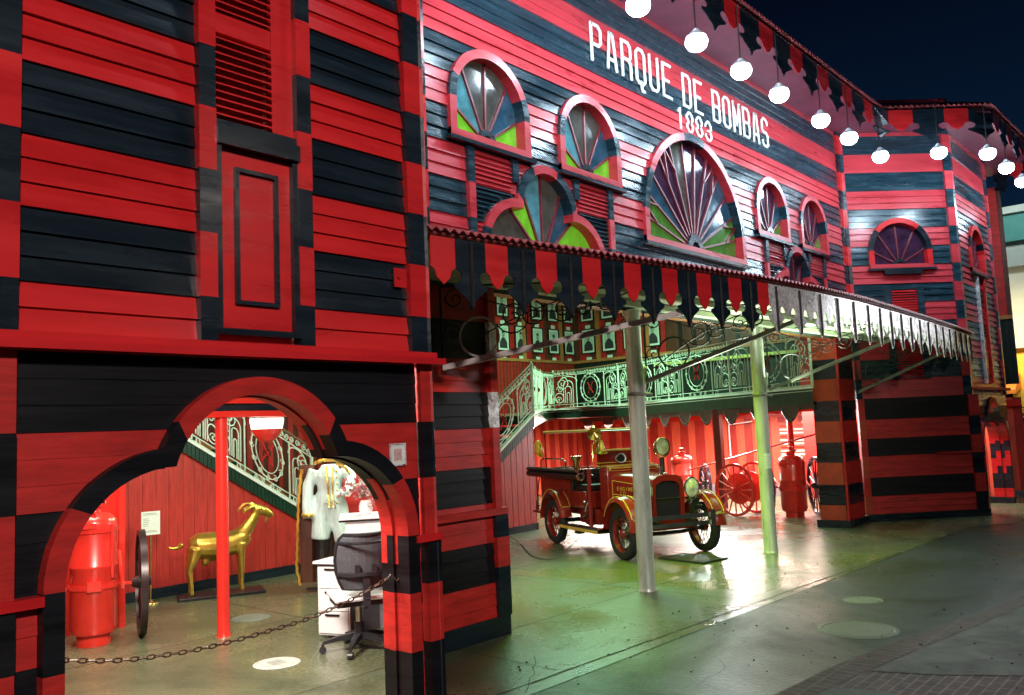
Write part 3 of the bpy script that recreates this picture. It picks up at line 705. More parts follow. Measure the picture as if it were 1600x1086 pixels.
b=MB(); b.box(3.30,3.50,1.205,1.245,-.02,.07,RED,LT); b.build('ledge',BLD)
b=MB(); b.box(1.0,1.36,1.205,1.245,-.02,.07,RED,LT); b.build('ledge',BLD)
pilaster('corner_board',(0,LY),0,3.385,3.47,[1.245,1.56,1.875,2.2],0,w1=.04,mats=(RED2,FBLK))
pilaster('corner_board',(0,LY),0,3.40,3.50,[0,.33,.65,.97,1.205],0,w1=.045,mats=(RED2,FBLK))
pilaster('corner_board',(0,LY),0,1.10,1.262,[0,.33,.65,.97,1.205],0,mats=(RED2,FBLK))
pilaster('corner_board',(0,LY),0,1.10,1.262,[1.245,1.56,1.875,2.2],0,w1=.04,mats=(RED2,FBLK))
# angled face of the left tower
L0=(3.45,LY); LLn=math.hypot(5.04-3.45,5.33-LY)
siding('tower_siding',L0,math.atan2(5.33-LY,5.04-3.45),LLn,lub[:14]+[TOP],0)
siding('tower_siding',L0,math.atan2(5.33-LY,5.04-3.45),LLn,lg,1)
pilaster('corner_board',L0,math.atan2(5.33-LY,5.04-3.45),-.02,.1,lg,0,mats=(RED2,BLK))
pilaster('corner_board',L0,math.atan2(5.33-LY,5.04-3.45),0,.12,lub[:14]+[TOP],1)
pilaster('corner_board',L0,math.atan2(5.33-LY,5.04-3.45),LLn-.12,LLn+.03,[b for b in BND if b>3.0]+[TOP],1,w1=.045)
# left flank
b=MB(); b.box(1.08,1.12,LY,5.5,0,TOP,RED2); b.build('side_wall',BLD)
b=MB(); b.box(-.3,1.12,5.4,5.5,0,TOP,RED2); b.build('side_wall',BLD)
# ---- eaves: soffit, fascia, roof edge
EZ=6.87
EP=[(-1.5,4.6),(.1,4.0),(.9,2.75),(3.75,2.75),(5.05,4.42),(14.77,4.42),(16.05,3.05),(19.6,3.0),(20.6,4.0),(20.6,9)]
WP=[(-1.5,5.5),(.8,5.5),(1.2,LY),(3.45,LY),(5.04,5.33),(15.16,5.33),(cx,cy),(19.25,cy),(19.3,cy+.1),(19.3,9)]
b=MB()
for i in range(len(EP)-1):
    b.face([(*WP[i],EZ-.06),(*WP[i+1],EZ-.06),(*EP[i+1],EZ-.06),(*EP[i],EZ-.06)],SOFR)
b.build('soffit',BLD)
b=MB()
for i in range(len(EP)-1):
    b.face([(*EP[i],EZ+.1),(*EP[i+1],EZ+.1),(*WP[i+1],EZ+.5),(*WP[i],EZ+.5)],CORR)
b.face([(*p,EZ+.5) for p in WP]+[(20,16,EZ+.5),(-1.5,16,EZ+.5)],CORR)
b.build('roof',BLD)
class Path:
    def __init__(s,P): s.P=[Vector(p) for p in P]; s.L=[0]; [s.L.append(s.L[-1]+(s.P[i+1]-s.P[i]).length) for i in range(len(P)-1)]
    def at(s,d):
        d=max(0,min(s.L[-1],d))
        for i in range(len(s.L)-1):
            if d<=s.L[i+1]+1e-9: break
        a,b_=s.P[i],s.P[i+1]; t=(d-s.L[i])/(s.L[i+1]-s.L[i]); dr=(b_-a).normalized(); return a.lerp(b_,t),dr
def valance(path,p,H,z,red,blk,th=.012,start=0,end=None,matf=None,rod=True,name='valance',s_off=0):
    """scalloped hanging board: red tongues between dark spiked pendants, cut-out lobes"""
    def arc(cx_,cz,r,a0,a1,n=6): return [(cx_+r*cos(a0+(a1-a0)*k/n),cz+r*sin(a0+(a1-a0)*k/n)) for k in range(n+1)]
    lob=arc(.27,-.555,.105,PI/2,PI,4)+arc(.27,-.555,.105,PI,1.45*PI,4)[1:]
    right=[(.28,0),(.28,-.45)]+lob[1:]+[(.30,-.665),(.30,-.73),(.22,-.78),(.14,-.84),(.06,-.92),(.03,-1.0),(0,-1.06)]
    # dark pendant polygon about rod u=0
    pend=[(x,y) for x,y in right]+[(-x,y) for x,y in reversed(right[:-1])]
    la=arc(.27,-.555,.105,PI/2,0,3); 
    tong=[(.282,0),(.718,0),(.718,-.45)]+[(1-x,y) for x,y in la[1:]]+[(.61,-.60),(.5,-.70),(.39,-.60)]+[(x,y) for x,y in reversed(la[1:])]+[(.282,-.45)]
    end=end or path.L[-1]; n=int((end-start)/p)
    def T(u,v,w,k):
        q,dr=path.at(start+(k+u)*p); nn=Vector((dr.y,-dr.x)); q=q+nn*w; return (q.x,q.y,z+v*H)
    b=MB(); hn=[]
    for k in range(-1 if start>=p else 0,n+1):
        TT=lambda u,v,w,k=k:T(u,v,w,k)
        m1,m2=(red,blk) if matf is None else matf(start+k*p)
        if k>=0: b.prism(pend,0,th,TT,m2)
        if rod and k>=0: hh=MB(); hn.append(hh); hh.tube([T(0,-.04,th+.01,k),T(0,-1.0,th+.01,k)],.012,5,BIRON)
        if k<n:
            b.prism(tong,.001,th-.001,TT,m1)
            # filler over the lobe between pendant and tongue handled by shared edge
    o=b.build(name,BLD)
    for hh in hn: hh.build('rod',o)
    return o
def corrugated(path,z0,zback,back,amp,per,m,name,over=.06,n=None):
    b=MB(); L=path.L[-1]; n=n or int(L/per*6); top=[];bot=[]
    for i in range(n+1):
        d=L*i/n; q,dr=path.at(d); nn=Vector((dr.y,-dr.x)); o=q+nn*over; h=amp*sin(2*PI*d/per)
        top.append((o.x,o.y,z0+h)); q2=back(q,dr); bot.append((q2[0],q2[1],zback+h))
    for i in range(n):
        b.face([top[i],top[i+1],bot[i+1],bot[i]],m)
        t0,t1=top[i],top[i+1]; b.face([(t0[0],t0[1],t0[2]-.012),(t1[0],t1[1],t1[2]-.012),t1,t0],m)
    return b.build(name,BLD,smooth=False)
ep=Path(EP[3:9]) 
valance(ep,.95,.52,EZ,RED,BLK,rod=False,name='eave_fascia',start=0.30)
corrugated(ep,EZ+.05,EZ+.22,lambda q,dr:(q.x-dr.y*.9,q.y+dr.x*.9),.018,.09,CORR,'roof_edge')
# ---- canopy
CP=[(3.74,4.08),(4.5,3.99),(5.3,3.865),(6.45,3.70),(7.6,3.55),(8.8,3.46),(10.2,3.44),(11.4,3.49),(13.2,3.57),(14.8,3.66),(16.2,3.77),(16.75,3.83)]
CZ=3.11; cpth=Path(CP)
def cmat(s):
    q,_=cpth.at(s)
    return (SILVLIT,SILVLIT) if q.x>7.75 else ((RED,BLK))  # right stretch goes pale: light on peeling red and black boards, painted in
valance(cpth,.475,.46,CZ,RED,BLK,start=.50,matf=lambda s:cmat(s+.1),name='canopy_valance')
corrugated(cpth,CZ+.045,CZ+.28,lambda q,dr:(q.x,5.32),.014,.075,CORR,'canopy_roof',over=.07)
b=MB(); n=40
P_=[cpth.at(cpth.L[-1]*i/n)[0] for i in range(n+1)]
for i in range(n):
    b.face([(P_[i].x,5.34,3.125),(P_[i+1].x,5.34,3.125),(P_[i+1].x,P_[i+1].y+.02,CZ-.03),(P_[i].x,P_[i].y+.02,CZ-.03)],SOFF)
b.build('canopy_soffit',BLD)
b=MB()
for yy,xa_ in ((4.45,5.2),(4.9,5.6)):
    b.box(xa_,15.2,yy-.03,yy+.03,3.04,3.10,SOFF)
b.build('canopy_joist',BLD)
pk=MB(); pk.tube([(*cpth.at(cpth.L[-1]*i/n)[0],CZ+.03) for i in range(n+1)],.022,6,CORR); pk.build('rim_moulding',BLD)
# brackets
def spiral(cx_,cy_,r,turns,a0,dirn=1,n=14,rmin=.12):
    N=int(n*turns); return [(cx_+r*(1-(1-rmin)*k/N)*cos(a0+dirn*2*PI*turns*k/N),cy_+r*(1-(1-rmin)*k/N)*sin(a0+dirn*2*PI*turns*k/N)) for k in range(N+1)]
def circle(cx_,cy_,rx_,ry_=None,n=18,a0=0,a1=2*PI):
    ry_=ry_ or rx_; return [(cx_+rx_*cos(a0+(a1-a0)*k/n),cy_+ry_*sin(a0+(a1-a0)*k/n)) for k in range(n+1)]
def bracket(p0,p1,barm,lab,ringm=BIRON):
    p0=Vector(p0);p1=Vector(p1); e=(p1-p0); hz=Vector((e.x,e.y,0)); Lh=hz.length; d=hz.normalized(); sl=e.z/Lh
    o=thing('canopy_bracket',lab,'bracket',p0,0,'wrought iron brackets under the canopy')
    b=MB(); side=Vector((-d.y,d.x,0))
    def P(u,v): return p0+d*u+Vector((0,0,v))
    w=.04
    b.hexa([p0-side*w+Vector((0,0,-.022)),p1-side*w+Vector((0,0,-.022)),p1+side*w+Vector((0,0,-.022)),p0+side*w+Vector((0,0,-.022)),p0-side*w+Vector((0,0,.026)),p1-side*w+Vector((0,0,.026)),p1+side*w+Vector((0,0,.026)),p0+side*w+Vector((0,0,.026))],barm); b.build('strut',o)
    zt=3.09-p0.z; s=MB()
    s.tube([P(.0,.0),P(0,zt)],.012,5,BIRON); s.tube([P(0,zt-.02),P(Lh,zt-.04)],.012,5,BIRON)
    s.tube([P(x,y) for x,y in circle(.32,.32*sl+.20,.17,n=22)],.011,5,ringm)
    for (x,r,tn,a0,dr) in ((.12,.10,1.6,.5,1),(.62,.16,1.8,3.6,1),(.78,.12,1.7,1.2,-1),(1.05,.11,1.8,3.8,1),(1.22,.08,1.6,.6,-1),(1.42,.06,1.5,3.4,1),(.1,.09,1.5,4.0,-1)):
        if x>Lh-.08: continue
        yy=(x*sl+zt)/2 if x>.3 else (zt-.14 if dr==1 else .3)
        s.tube([P(a,c) for a,c in spiral(x,yy,r,tn,a0,dr)],.009,4,BIRON)
    s.tube([P(.05+ (Lh-.2)*t, (.12+(zt-.14)*t)+.12*sin(PI*t)) for t in [k/10 for k in range(11)]],.008,4,BIRON)
    s.tube([P(.15+ (Lh-.4)*t, zt-.06-.22*sin(PI*t)) for t in [k/10 for k in range(11)]],.008,4,BIRON)
    s.build('scrollwork',o)
DBAR=mat('grey_iron_bar',(.16,.155,.13),.5,noise=.3,nscale=8)
bracket((5.18,5.28,2.36),(6.55,3.72,2.75),RUST,'iron scroll bracket with rusty white strut beside the left tower',ringm=RUST)
bracket((8.31,5.22,2.29),(8.92,3.62,2.86),DBAR,'iron scroll bracket springing from the nearer steel post')
bracket((11.48,5.22,2.22),(12.4,3.72,2.86),DBAR,'iron scroll bracket springing from the farther steel post')
bracket((15.0,5.24,2.20),(15.9,3.95,2.86),DBAR,'shadowed iron scroll bracket beside the right tower')
# ---- steel posts
def post(x,y,label,paper=False,cap=True):
    o=thing('steel_post',label,'post',(x,y,0),0,'steel posts holding up the canopy')
    b=MB(); b.lathe([(.101,0),(.101,.008),(.094,.02),(.092,.03),(.092,3.05),(.1,3.06),(.1,3.1)],n=28,m=STEEL); b.build('pole',o,smooth=True,local=True)
    b=MB(); b.lathe([(.099,2.13),(.104,2.14),(.104,2.16),(.099,2.17)],n=24,m=DBAR); b.tube([(.08,-.05,2.15),(.2,-.08,2.14)],.02,6,DBAR); b.build('collar',o,local=True)
    b=MB(); b.tube([(.10,-.03,.62),(.10,-.03,2.1),(.12,-.05,2.3),(.06,-.1,2.45)],.016,6,WHT); b.build('conduit',o,local=True)
    b=MB()
    for a in (0,PI/2,PI,1.5*PI,PI/4):
        b.tube([(.1*cos(a)+c*cos(a),.1*sin(a)+c*sin(a),2.95+d) for c,d in spiral(.06,0,.06,1.5,PI,1)],.008,4,BIRON)
    b.build('capital_scrolls',o,local=True); return o
post(8.2,5.3,'nearer galvanised steel post in front of the fire engine')
post(11.33,5.3,'farther galvanised steel post with a paper notice taped on it')
b=MB(); pc=Vector((11.33,5.3,0))
for k in range(5):
    a0=-2.75+.22*k; a1=a0+.22; R_=.0945
    b.face([pc+Vector((R_*cos(a0),R_*sin(a0),1.14)),pc+Vector((R_*cos(a1),R_*sin(a1),1.14)),pc+Vector((R_*cos(a1),R_*sin(a1),1.34)),pc+Vector((R_*cos(a0),R_*sin(a0),1.34))],PAPER)
    for j in range(7): 
        zz=1.17+.022*j; R2=.0952; b.face([pc+Vector((R2*cos(a0+.02),R2*sin(a0+.02),zz)),pc+Vector((R2*cos(a1),R2*sin(a1),zz)),pc+Vector((R2*cos(a1),R2*sin(a1),zz+.004)),pc+Vector((R2*cos(a0+.02),R2*sin(a0+.02),zz+.004))],SKN)
tag(b.build('paper_notice'),'white typed paper taped round the farther steel post','notice')
# ---------------------------------------------------------------- interior
RX,BY=20.8,15.6
def vboards(name,T,L,z0,z1,bw,m1,m2,parent=BLD,gap=.006,d=.012,ztop=None):
    b=MB(); u=0;i=0
    while u<L-1e-6:
        w=min(bw*(.8+.4*((i*37%10)/10)),L-u); m=m1 if i%2==0 else m2
        za=z1 if ztop is None else ztop(u); zb=z1 if ztop is None else ztop(u+w-gap)
        b.hexa([T(u,z0,0),T(u+w-gap,z0,0),T(u+w-gap,z0,d*(1+(i%2)*.6)),T(u,z0,d*(1+(i%2)*.6)),T(u,za,0),T(u+w-gap,zb,0),T(u+w-gap,zb,d*(1+(i%2)*.6)),T(u,za,d*(1+(i%2)*.6))],m); u+=w;i+=1
    b.face([T(0,z0,.001),T(L,z0,.001),T(L,z1 if ztop is None else ztop(L),.001),T(0,z1 if ztop is None else ztop(0),.001)],BLK)
    return b.build(name,parent)
# right room wall (faces -x): frame along -y from back corner
RWT=plane_T((RX,BY),-PI/2)
vboards('hall_wall',RWT,BY-3.9,0.0,2.05,.24,ORG,REDI)
b=MB(); b.box(0,11.7,1.86,2.0,.02,.06,TANK,RWT); b.build('wall_rail',BLD)
b=MB(); b.box(0,11.7,0,.1,.02,.05,GRP,RWT); b.build('skirting',BLD)
vboards('wainscot',RWT,BY-3.9,2.33,3.72,.07,mat('deep_green_boards',(.005,.016,.009),.5,noise=.3,nscale=5),mat('black_green_boards',(.006,.014,.010),.45,noise=.3,nscale=5))
b=MB(); b.box(0,11.7,3.72,3.80,.0,.06,WOOD,RWT); b.build('picture_rail',BLD)
vboards('upper_wall',RWT,BY-3.9,3.80,6.6,.33,DWOOD,RED2)
BWT=plane_T((8.5,BY),0)
vboards('hall_wall',BWT,RX-8.5,0,2.05,.22,ORG,REDI)
vboards('wainscot',BWT,RX-8.5,2.05,3.72,.07,mat('red_brown_boards',(.16,.03,.015),.45,noise=.3,nscale=5),RED2)
b=MB(); b.box(0,RX-8.5,3.72,3.80,0,.06,WOOD,BWT); b.build('picture_rail',BLD)
vboards('upper_wall',BWT,RX-8.5,3.80,6.6,.33,DWOOD,RED2)
for u in (8.2,9.9,11.6):
    b=MB(); b.box(u,u+.13,3.8,6.6,.02,.07,WOOD,BWT); b.build('wall_post',BLD)
for u in (.9,2.6):
    b=MB(); b.box(u,u+.13,3.8,6.6,.02,.07,WOOD,RWT); b.build('wall_post',BLD)
b=MB(); b.box(-3,8.5,15.6,15.7,0,6.6,RED2); b.box(-3,-2.9,5.5,15.6,0,6.6,RED2); b.build('side_wall',BLD)
b=MB(); b.box(-3,RX,5.6,BY,6.6,6.7,SOFF); b.build('hall_ceiling',BLD)
b=MB(); b.box(11.5,RX,5.6,8.6,4.72,4.86,SOFF); b.box(13,RX,8.6,9.4,4.5,4.6,SOFF); b.build('dropped_ceiling',BLD)
# dark doors on the gallery
b=MB(); b.box(3.5,5.8,3.80,5.0,.02,.10,DWOOD,RWT)
for k in range(5): b.box(3.7+.42*k,3.8+.42*k,3.9,4.9,.10,.13,TDRK,RWT)
b.build('gallery_door',BLD)
YG=mat('yellow_green_trim',(.55,.58,.15),.5)
b=MB(); b.box(2.9,7.9,3.42,3.50,.06,.16,YG,RWT); b.build('gallery_trim',BLD)
# windows low on the right wall
for u in (6.3,7.35):
    b=MB(); b.box(u,u+.75,.75,1.72,.03,.06,ORG,RWT); w_=b.build('shutter_window',BLD)
    s=MB()
    for k in range(10): s.box(u+.06,u+.69,.82+.088*k,.86+.088*k,.06,.075,PLW if k%3 else TANK,RWT)
    s.build('slats',w_)
# gallery floor & fascia
GP=[(12.3,10.22,2.10),(13.2,10.95,2.14),(15.0,12.3,2.22),(17.0,13.75,2.30),(18.0,14.2,2.33),(18.25,13.6,2.33),(17.83,12.18,2.33),(17.2,10.9,2.33),(16.4,9.6,2.33),(15.53,8.07,2.33),(14.8,6.76,2.33),(14.2,5.70,2.33)]
def along(P,N):
    V=[Vector(p) for p in P]; L=[0]
    for i in range(len(V)-1): L.append(L[-1]+(V[i+1]-V[i]).length)
    out=[]
    for k in range(N+1):
        d=L[-1]*k/N
        i=max(j for j in range(len(L)-1) if L[j]<=d+1e-9); out.append(V[i].lerp(V[i+1],(d-L[i])/(L[i+1]-L[i])))
    return out
gpts=along(GP,170)
b=MB()
bandh=.26
for i in range(len(gpts)-1):
    p,q=gpts[i],gpts[i+1]; g=(q-p)*.12
    b.face([p-Vector((0,0,bandh+.03)),(q-g)-Vector((0,0,bandh+.03)),(q-g)-Vector((0,0,.03)),p-Vector((0,0,.03))],GRNB)
    bq=Vector((.012,.012,0)); b.face([p-Vector((0,0,bandh+.03))+bq,q-Vector((0,0,bandh+.03))+bq,q-Vector((0,0,.03))+bq,p-Vector((0,0,.03))+bq],TDRK)
gf=b.build('gallery_fascia',BLD)
b=MB(); b.tube([p-Vector((0,0,.015)) for p in gpts],.028,4,WHT); b.tube([p-Vector((0,0,.075)) for p in gpts],.008,4,IRON); b.build('white_edge',gf)
def edge_x(y):
    r=[(p.x,p.y) for p in gpts if p.x>14.15]; 
    r.sort(key=lambda t:abs(t[1]-y)); return r[0][0]
b=MB(); ys=[5.75+.7*k for k in range(13)]
for i in range(12):
    b.face([(edge_x(ys[i]),ys[i],2.05),(edge_x(ys[i+1]),ys[i+1],2.05),(RX,ys[i+1],2.05),(RX,ys[i],2.05)],RED2)
    b.face([(edge_x(ys[i]),ys[i],2.30),(RX,ys[i],2.30),(RX,ys[i+1],2.30),(edge_x(ys[i+1]),ys[i+1],2.30)],DWOOD)
b.face([(12.3,10.3,2.08),(13.2,11.0,2.12),(15,12.35,2.20),(17,13.8,2.28),(RX,14.15,2.30),(RX,BY,2.30),(12.3,BY,2.1)],DWOOD)
b.face([(12.3,10.35,1.95),(15,12.4,2.0),(17,13.85,2.04),(RX,14.2,2.05),(RX,BY,2.05),(12.3,BY,1.95)],RED2)
b.build('gallery_floor',BLD)
# lace drops hanging under the gallery
LACE=mat('carved_brown_trim',(.045,.016,.013),.5,noise=.5,nscale=18)
b=MB(); l2=MB(); run=along(GP[5:],160); 
for k in range(0,10):
    i0=int(2+k*15.8); 
    if i0+9>=len(run): break
    seg=run[i0:i0+10]; n=len(seg)-1
    for j in range(n):
        h0=.06+.24*sin(PI*j/n)**.8; h1=.06+.24*sin(PI*(j+1)/n)**.8; z0=2.33-bandh-.03
        a,c=seg[j],seg[j+1]; dv=Vector((.03,.03,0))
        b.face([(a.x,a.y,z0-h0),(c.x,c.y,z0-h1),(c.x,c.y,z0),(a.x,a.y,z0)],LACE)
        b.face([(a.x+.03,a.y+.02,z0-h0),(c.x+.03,c.y+.02,z0-h1),(c.x,c.y,z0-h1),(a.x,a.y,z0-h0)],LACE)
    l2.tube([Vector((p.x-.01,p.y-.006,2.33-bandh-.03-(.05+.20*sin(PI*j/n)**.8)-(.012 if j%2 else -.012))) for j,p in enumerate(seg)],.009,4,mat('pale_brown_edge',(.12,.09,.075),.6))
for i in range(len(run)-1):
    a,c=run[i],run[i+1]; z0=2.33-bandh-.03; b.face([(a.x+.01,a.y,z0-.09),(c.x+.01,c.y,z0-.09),(c.x+.01,c.y,z0),(a.x+.01,a.y,z0)],LACE)
dr_=b.build('carved_drops',gf); l2.build('lace_line',dr_)
# ---- wrought railings
def rail_pattern(W_,H_):
    """one bay, list of (polyline,radius)"""
    r=[];R=.011
    def add(p,rr=R): r.append((p,rr))
    add([(0,.10*H_),(W_,.10*H_)],.009); add([(0,0.02),(W_,0.02)],.012)
    add([(0,.86*H_),(W_,.86*H_)],.010)
    c=W_/2
    # central wreath with curls
    ow,oh=.17*W_,.36*H_; cy_=.50*H_
    add(circle(c,cy_,ow,oh,24)); add(circle(c,cy_,ow*.72,oh*.78,20),.008)
    for k in range(12):
        a=2*PI*k/12; add(spiral(c+ow*.98*cos(a),cy_+oh*.98*sin(a),.045,1.3,a+PI,1,9),.008)
    for s_ in (-1,1):
        for x in (.24,):
            add([(c+s_*x*W_,.02),(c+s_*x*W_,.88*H_)],.012)
        # paperclips
        pc=c+s_*.335*W_; w1=.055*W_
        for q,hh in ((1,.60),(.62,.50),(.28,.38)):
            add([(pc-w1*q,.14*H_),(pc-w1*q,hh*H_)]+circle(pc,hh*H_,w1*q,w1*q,8,PI,0)+[(pc+w1*q,hh*H_),(pc+w1*q,.14*H_ if q<1 else .14*H_)],.009)
        add(circle(c+s_*.33*W_,.70*H_,.10*W_,.14*H_,12,0,PI))
        add(spiral(c+s_*.40*W_,.66*H_,.075*W_,1.9,PI/2,s_,12),.010)
        add(circle(c+s_*.44*W_,.28*H_,.052*W_,.13*H_,16),.010)
        add(spiral(c+s_*.45*W_,.24*H_,.035*W_,1.4,0,-s_,10),.009)
        add(spiral(c+s_*.43*W_,.50*H_,.04*W_,1.5,PI,s_,10),.009)
        add(circle(c+s_*.30*W_,.055*H_,.018*W_,.045*H_,10),.008)
        for k,x in enumerate((.05,.12)):
            add(spiral(c+s_*x*W_,.06*H_,.04,1.4,PI*k,s_,9),.008)
    # crest scrolls along the top
    k=0; x=.06
    while x<W_-.03:
        add(spiral(x,.93*H_,.048,1.4,PI/2*(k%4),1 if k%2 else -1,9),.008); x+=.105;k+=1
    return r
def railing(name,pts,H_,bays,label,postm=IRON):
    V=[Vector(p) for p in pts]; L=[0]
    for i in range(len(V)-1): L.append(L[-1]+(V[i+1]-V[i]).length)
    def at(d):
        d=max(0,min(L[-1],d)); i=max(j for j in range(len(L)-1) if L[j]<=d+1e-9); return V[i].lerp(V[i+1],(d-L[i])/(L[i+1]-L[i]))
    W_=L[-1]/bays; pat=rail_pattern(W_,H_)
    o=MB()
    for k in range(bays):
        for p,r in pat: o.tube([at(k*W_+u)+Vector((0,0,v)) for u,v in p],r,4,IRON,cap=False)
    ro=o.build(name,BLD)
    if label: ro['label']=label
    o=MB()
    for k in range(bays):
        u=(k+.5)*W_
        for a,c in ((-.10,.12),(.10,-.12)): o.tube([at(k*W_+W_/2+a)+Vector((0,0,.5*H_-.14)),at(k*W_+W_/2+c)+Vector((0,0,.5*H_+.15))],.011,4,RED)
        q=at(u)+Vector((0,0,.5*H_)); o.lathe([(0,.02),(.045,.012),(.06,-.005),(.05,-.015)],q,(.6,.8,0),10,DWOOD)
        eb=o.build('axe_emblem',ro); o=MB()
    for k in range(bays+1):
        o=MB(); q=at(k*W_); o.tube([q,q+Vector((0,0,H_*1.02))],.024,6,postm); o.build('railing_post',ro)
    o=MB(); N=40; o.tube([at(L[-1]*i/N)+Vector((0,0,H_*1.0)) for i in range(N+1)],.02,6,mat('dark_handrail',(.16,.09,.04),.4)); o.build('handrail',ro)
    return ro
railing('gallery_railing',[p for p in GP[4:]],1.0,4,'pale green scrolled iron railing along the upper gallery')
railing('gallery_railing',[p for p in GP[:5]],.95,3,'scrolled iron railing on the landing at the stair head')
# ---- stairs: left flight and right flight along y=10.2
def stair_flight(x0,z0,x1,z1,y,label,band,railh,bays,ya=.9):
    T=plane_T((0,y),0); xa,xb=min(x0,x1),max(x0,x1)
    zf=lambda x:z0+(z1-z0)*(x-x0)/(x1-x0)
    o=MB(); u=xa
    while u<xb-1e-6:
        w=min(.055,xb-u); o.hexa([T(u,zf(u)-band,0),T(u+w-.006,zf(u+w)-band,0),T(u+w-.006,zf(u+w)-band,.02),T(u,zf(u)-band,.02),T(u,zf(u)-.03,0),T(u+w-.006,zf(u+w)-.03,0),T(u+w-.006,zf(u+w)-.03,.02),T(u,zf(u)-.03,.02)],GRNB); u+=w
    o.hexa([T(xa,zf(xa)-band,-.03),T(xb,zf(xb)-band,-.03),T(xb,zf(xb)-band,-.002),T(xa,zf(xa)-band,-.002),T(xa,zf(xa),-.03),T(xb,zf(xb),-.03),T(xb,zf(xb),-.002),T(xa,zf(xa),-.002)],TDRK)
    st=o.build('stair_flight',BLD); st['label']=label
    o=MB(); o.hexa([T(xa,zf(xa)-.035,-.04),T(xb,zf(xb)-.035,-.04),T(xb,zf(xb)-.035,.035),T(xa,zf(xa)-.035,.035),T(xa,zf(xa),-.04),T(xb,zf(xb),-.04),T(xb,zf(xb),.035),T(xa,zf(xa),.035)],WHT); o.build('white_string',st)
    o=MB(); n=max(4,int(abs(z1-z0)/.17)); 
    for k in range(n):
        xx0=x0+(x1-x0)*k/n; xx1=x0+(x1-x0)*(k+1)/n; zz=z0+(z1-z0)*(k+1)/n
        o.box(min(xx0,xx1),max(xx0,xx1),y+.04,y+ya,zz-.2,zz-.06,GRNB)
    o.build('steps',st)
    railing('stair_railing',[(x0,y,z0),(x1,y,z1)],railh,bays,None)
    return st
def wall_under(xa,xb,zf,y,name):
    T=plane_T((xa,y+.02),0); vboards(name,T,xb-xa,.0,0,.085,REDI,REDI,ztop=lambda u:max(.02,zf(xa+u)),gap=.002,d=.006)
    b=MB(); b.box(xa,xb,y-.015,y+.02,0,.12,BLK); b.build('skirting',BLD)
SY=10.2
stair_flight(7.36,.76,4.5,2.48,SY,'staircase flight seen through the tower arch descending to the right',.20,.92,2)
wall_under(-2.8,7.4,lambda x:min(6.4,.56+(7.36-x)*.6013) if x>4.4 else 2.3,SY,'under_stair_wall')
stair_flight(10.6,1.02,12.3,2.12,SY,'staircase flight seen through the main opening rising to the gallery',.24,.9,1)
wall_under(9.2,12.28,lambda x:min(1.86,max(.1,.78+(x-10.6)*.647)),SY,'under_stair_wall')
# wall at the back of the left flight with trim and picture
b=MB(); T=plane_T((2,11.3),0); vboards('stair_back_wall',T,7.0,0,5,.09,DWOOD,REDI)
b=MB(); b.hexa([T(2,3.2,.0),T(6.2,.55,0),T(6.2,.55,.06),T(2,3.2,.06),T(2,3.3,0),T(6.2,.65,0),T(6.2,.65,.06),T(2,3.3,.06)],WOOD); b.box(4.52,4.7,2.05,4,.0,.05,WOOD,T); b.build('stair_trim',BLD)
GPIC=mat('green_picture',(.16,.38,.10),.5,noise=.45,nscale=7)
pt=thing('framed_picture','dark framed green picture above the stairs behind the tower arch','picture',(7.25,11.25,2.2))
b=MB(); T2=lambda u,v,w:(7.25+u,11.25-w,2.2+v)
for q in ((-.42,.42,-.02,.03),(-.42,.42,.67,.72),(-.42,-.37,.03,.67),(.37,.42,.03,.67)): b.box(q[0],q[1],q[2],q[3],0,.04,TDRK,T2)
b.build('frame',pt); b=MB(); b.box(-.37,.37,.03,.67,0,.01,GPIC,T2); b.build('picture',pt)
# red pole and beam in the tower room
b=MB(); b.lathe([(.068,0),(.062,.02),(.058,.04),(.058,2.05)],(4.45,7.6,0),n=20,m=TANK); tag(b.build('red_pole',smooth=True),'slim red round pole standing in the tower room','pole')
b=MB(); b.box(3.9,5.35,7.52,7.68,2.05,2.11,TANK); b.box(3.9,5.35,7.54,7.66,2.112,2.18,BLK); b.box(3.9,5.35,7.50,7.70,2.182,2.32,TANK); b.build('tower_beam',BLD)
b=MB(); b.prism([(1.12,3.75),(3.4,3.75),(4.95,5.4),(5.4,5.6),(5.4,8.6),(1.12,8.6)],3.0,3.05,None,SOFR); b.build('tower_ceiling',BLD)
lt=thing('ceiling_lamp','white glass ceiling lamp glowing below the red beam in the tower room','ceiling lamp',(5.05,7.75,1.79))
b=MB(); b.lathe([(.02,0),(.09,.03),(.14,.10),(.16,.14)],(0,0,0),n=18,m=TANK); b.build('shade',lt,local=True,smooth=True)
b=MB(); b.lathe([(.155,.141),(.17,.22),(.17,.25),(0,.25)],(0,0,0),n=18,m=mat('warm_lit_glass',(1,.96,.85),.4,emit=(1,.93,.8),estr=1.6)); b.build('bowl',lt,local=True)
# wall piece left behind the tank
b=MB(); b.box(2.0,4.12,9.0,9.06,0,1.9,TANK); b.box(4.06,4.12,8.9,9.0,0,1.5,TANK); b.build('partition_panel',BLD)
b=MB(); b.box(15.62,15.76,8.2,8.34,0,2.05,mat('dark_red_post',(.13,.012,.01),.4)); b.build('gallery_post',BLD)
b=MB(); b.lathe([(.06,0),(.06,2.05)],(16.3,7.05,0),n=16,m=TANK); tag(b.build('red_pipe',smooth=True),'bright red round pipe rising behind the larger upright tank','pipe')
vboards('tower_inner_wall',plane_T((19.18,7.4),-PI/2),7.4-cy-.1,0,2.3,.2,ORG,REDI)
# low grey plinth under the right wall
b=MB(); b.box(.2,11.2,.0,.22,.06,1.0,GRP,RWT); b.build('wall_plinth',BLD)
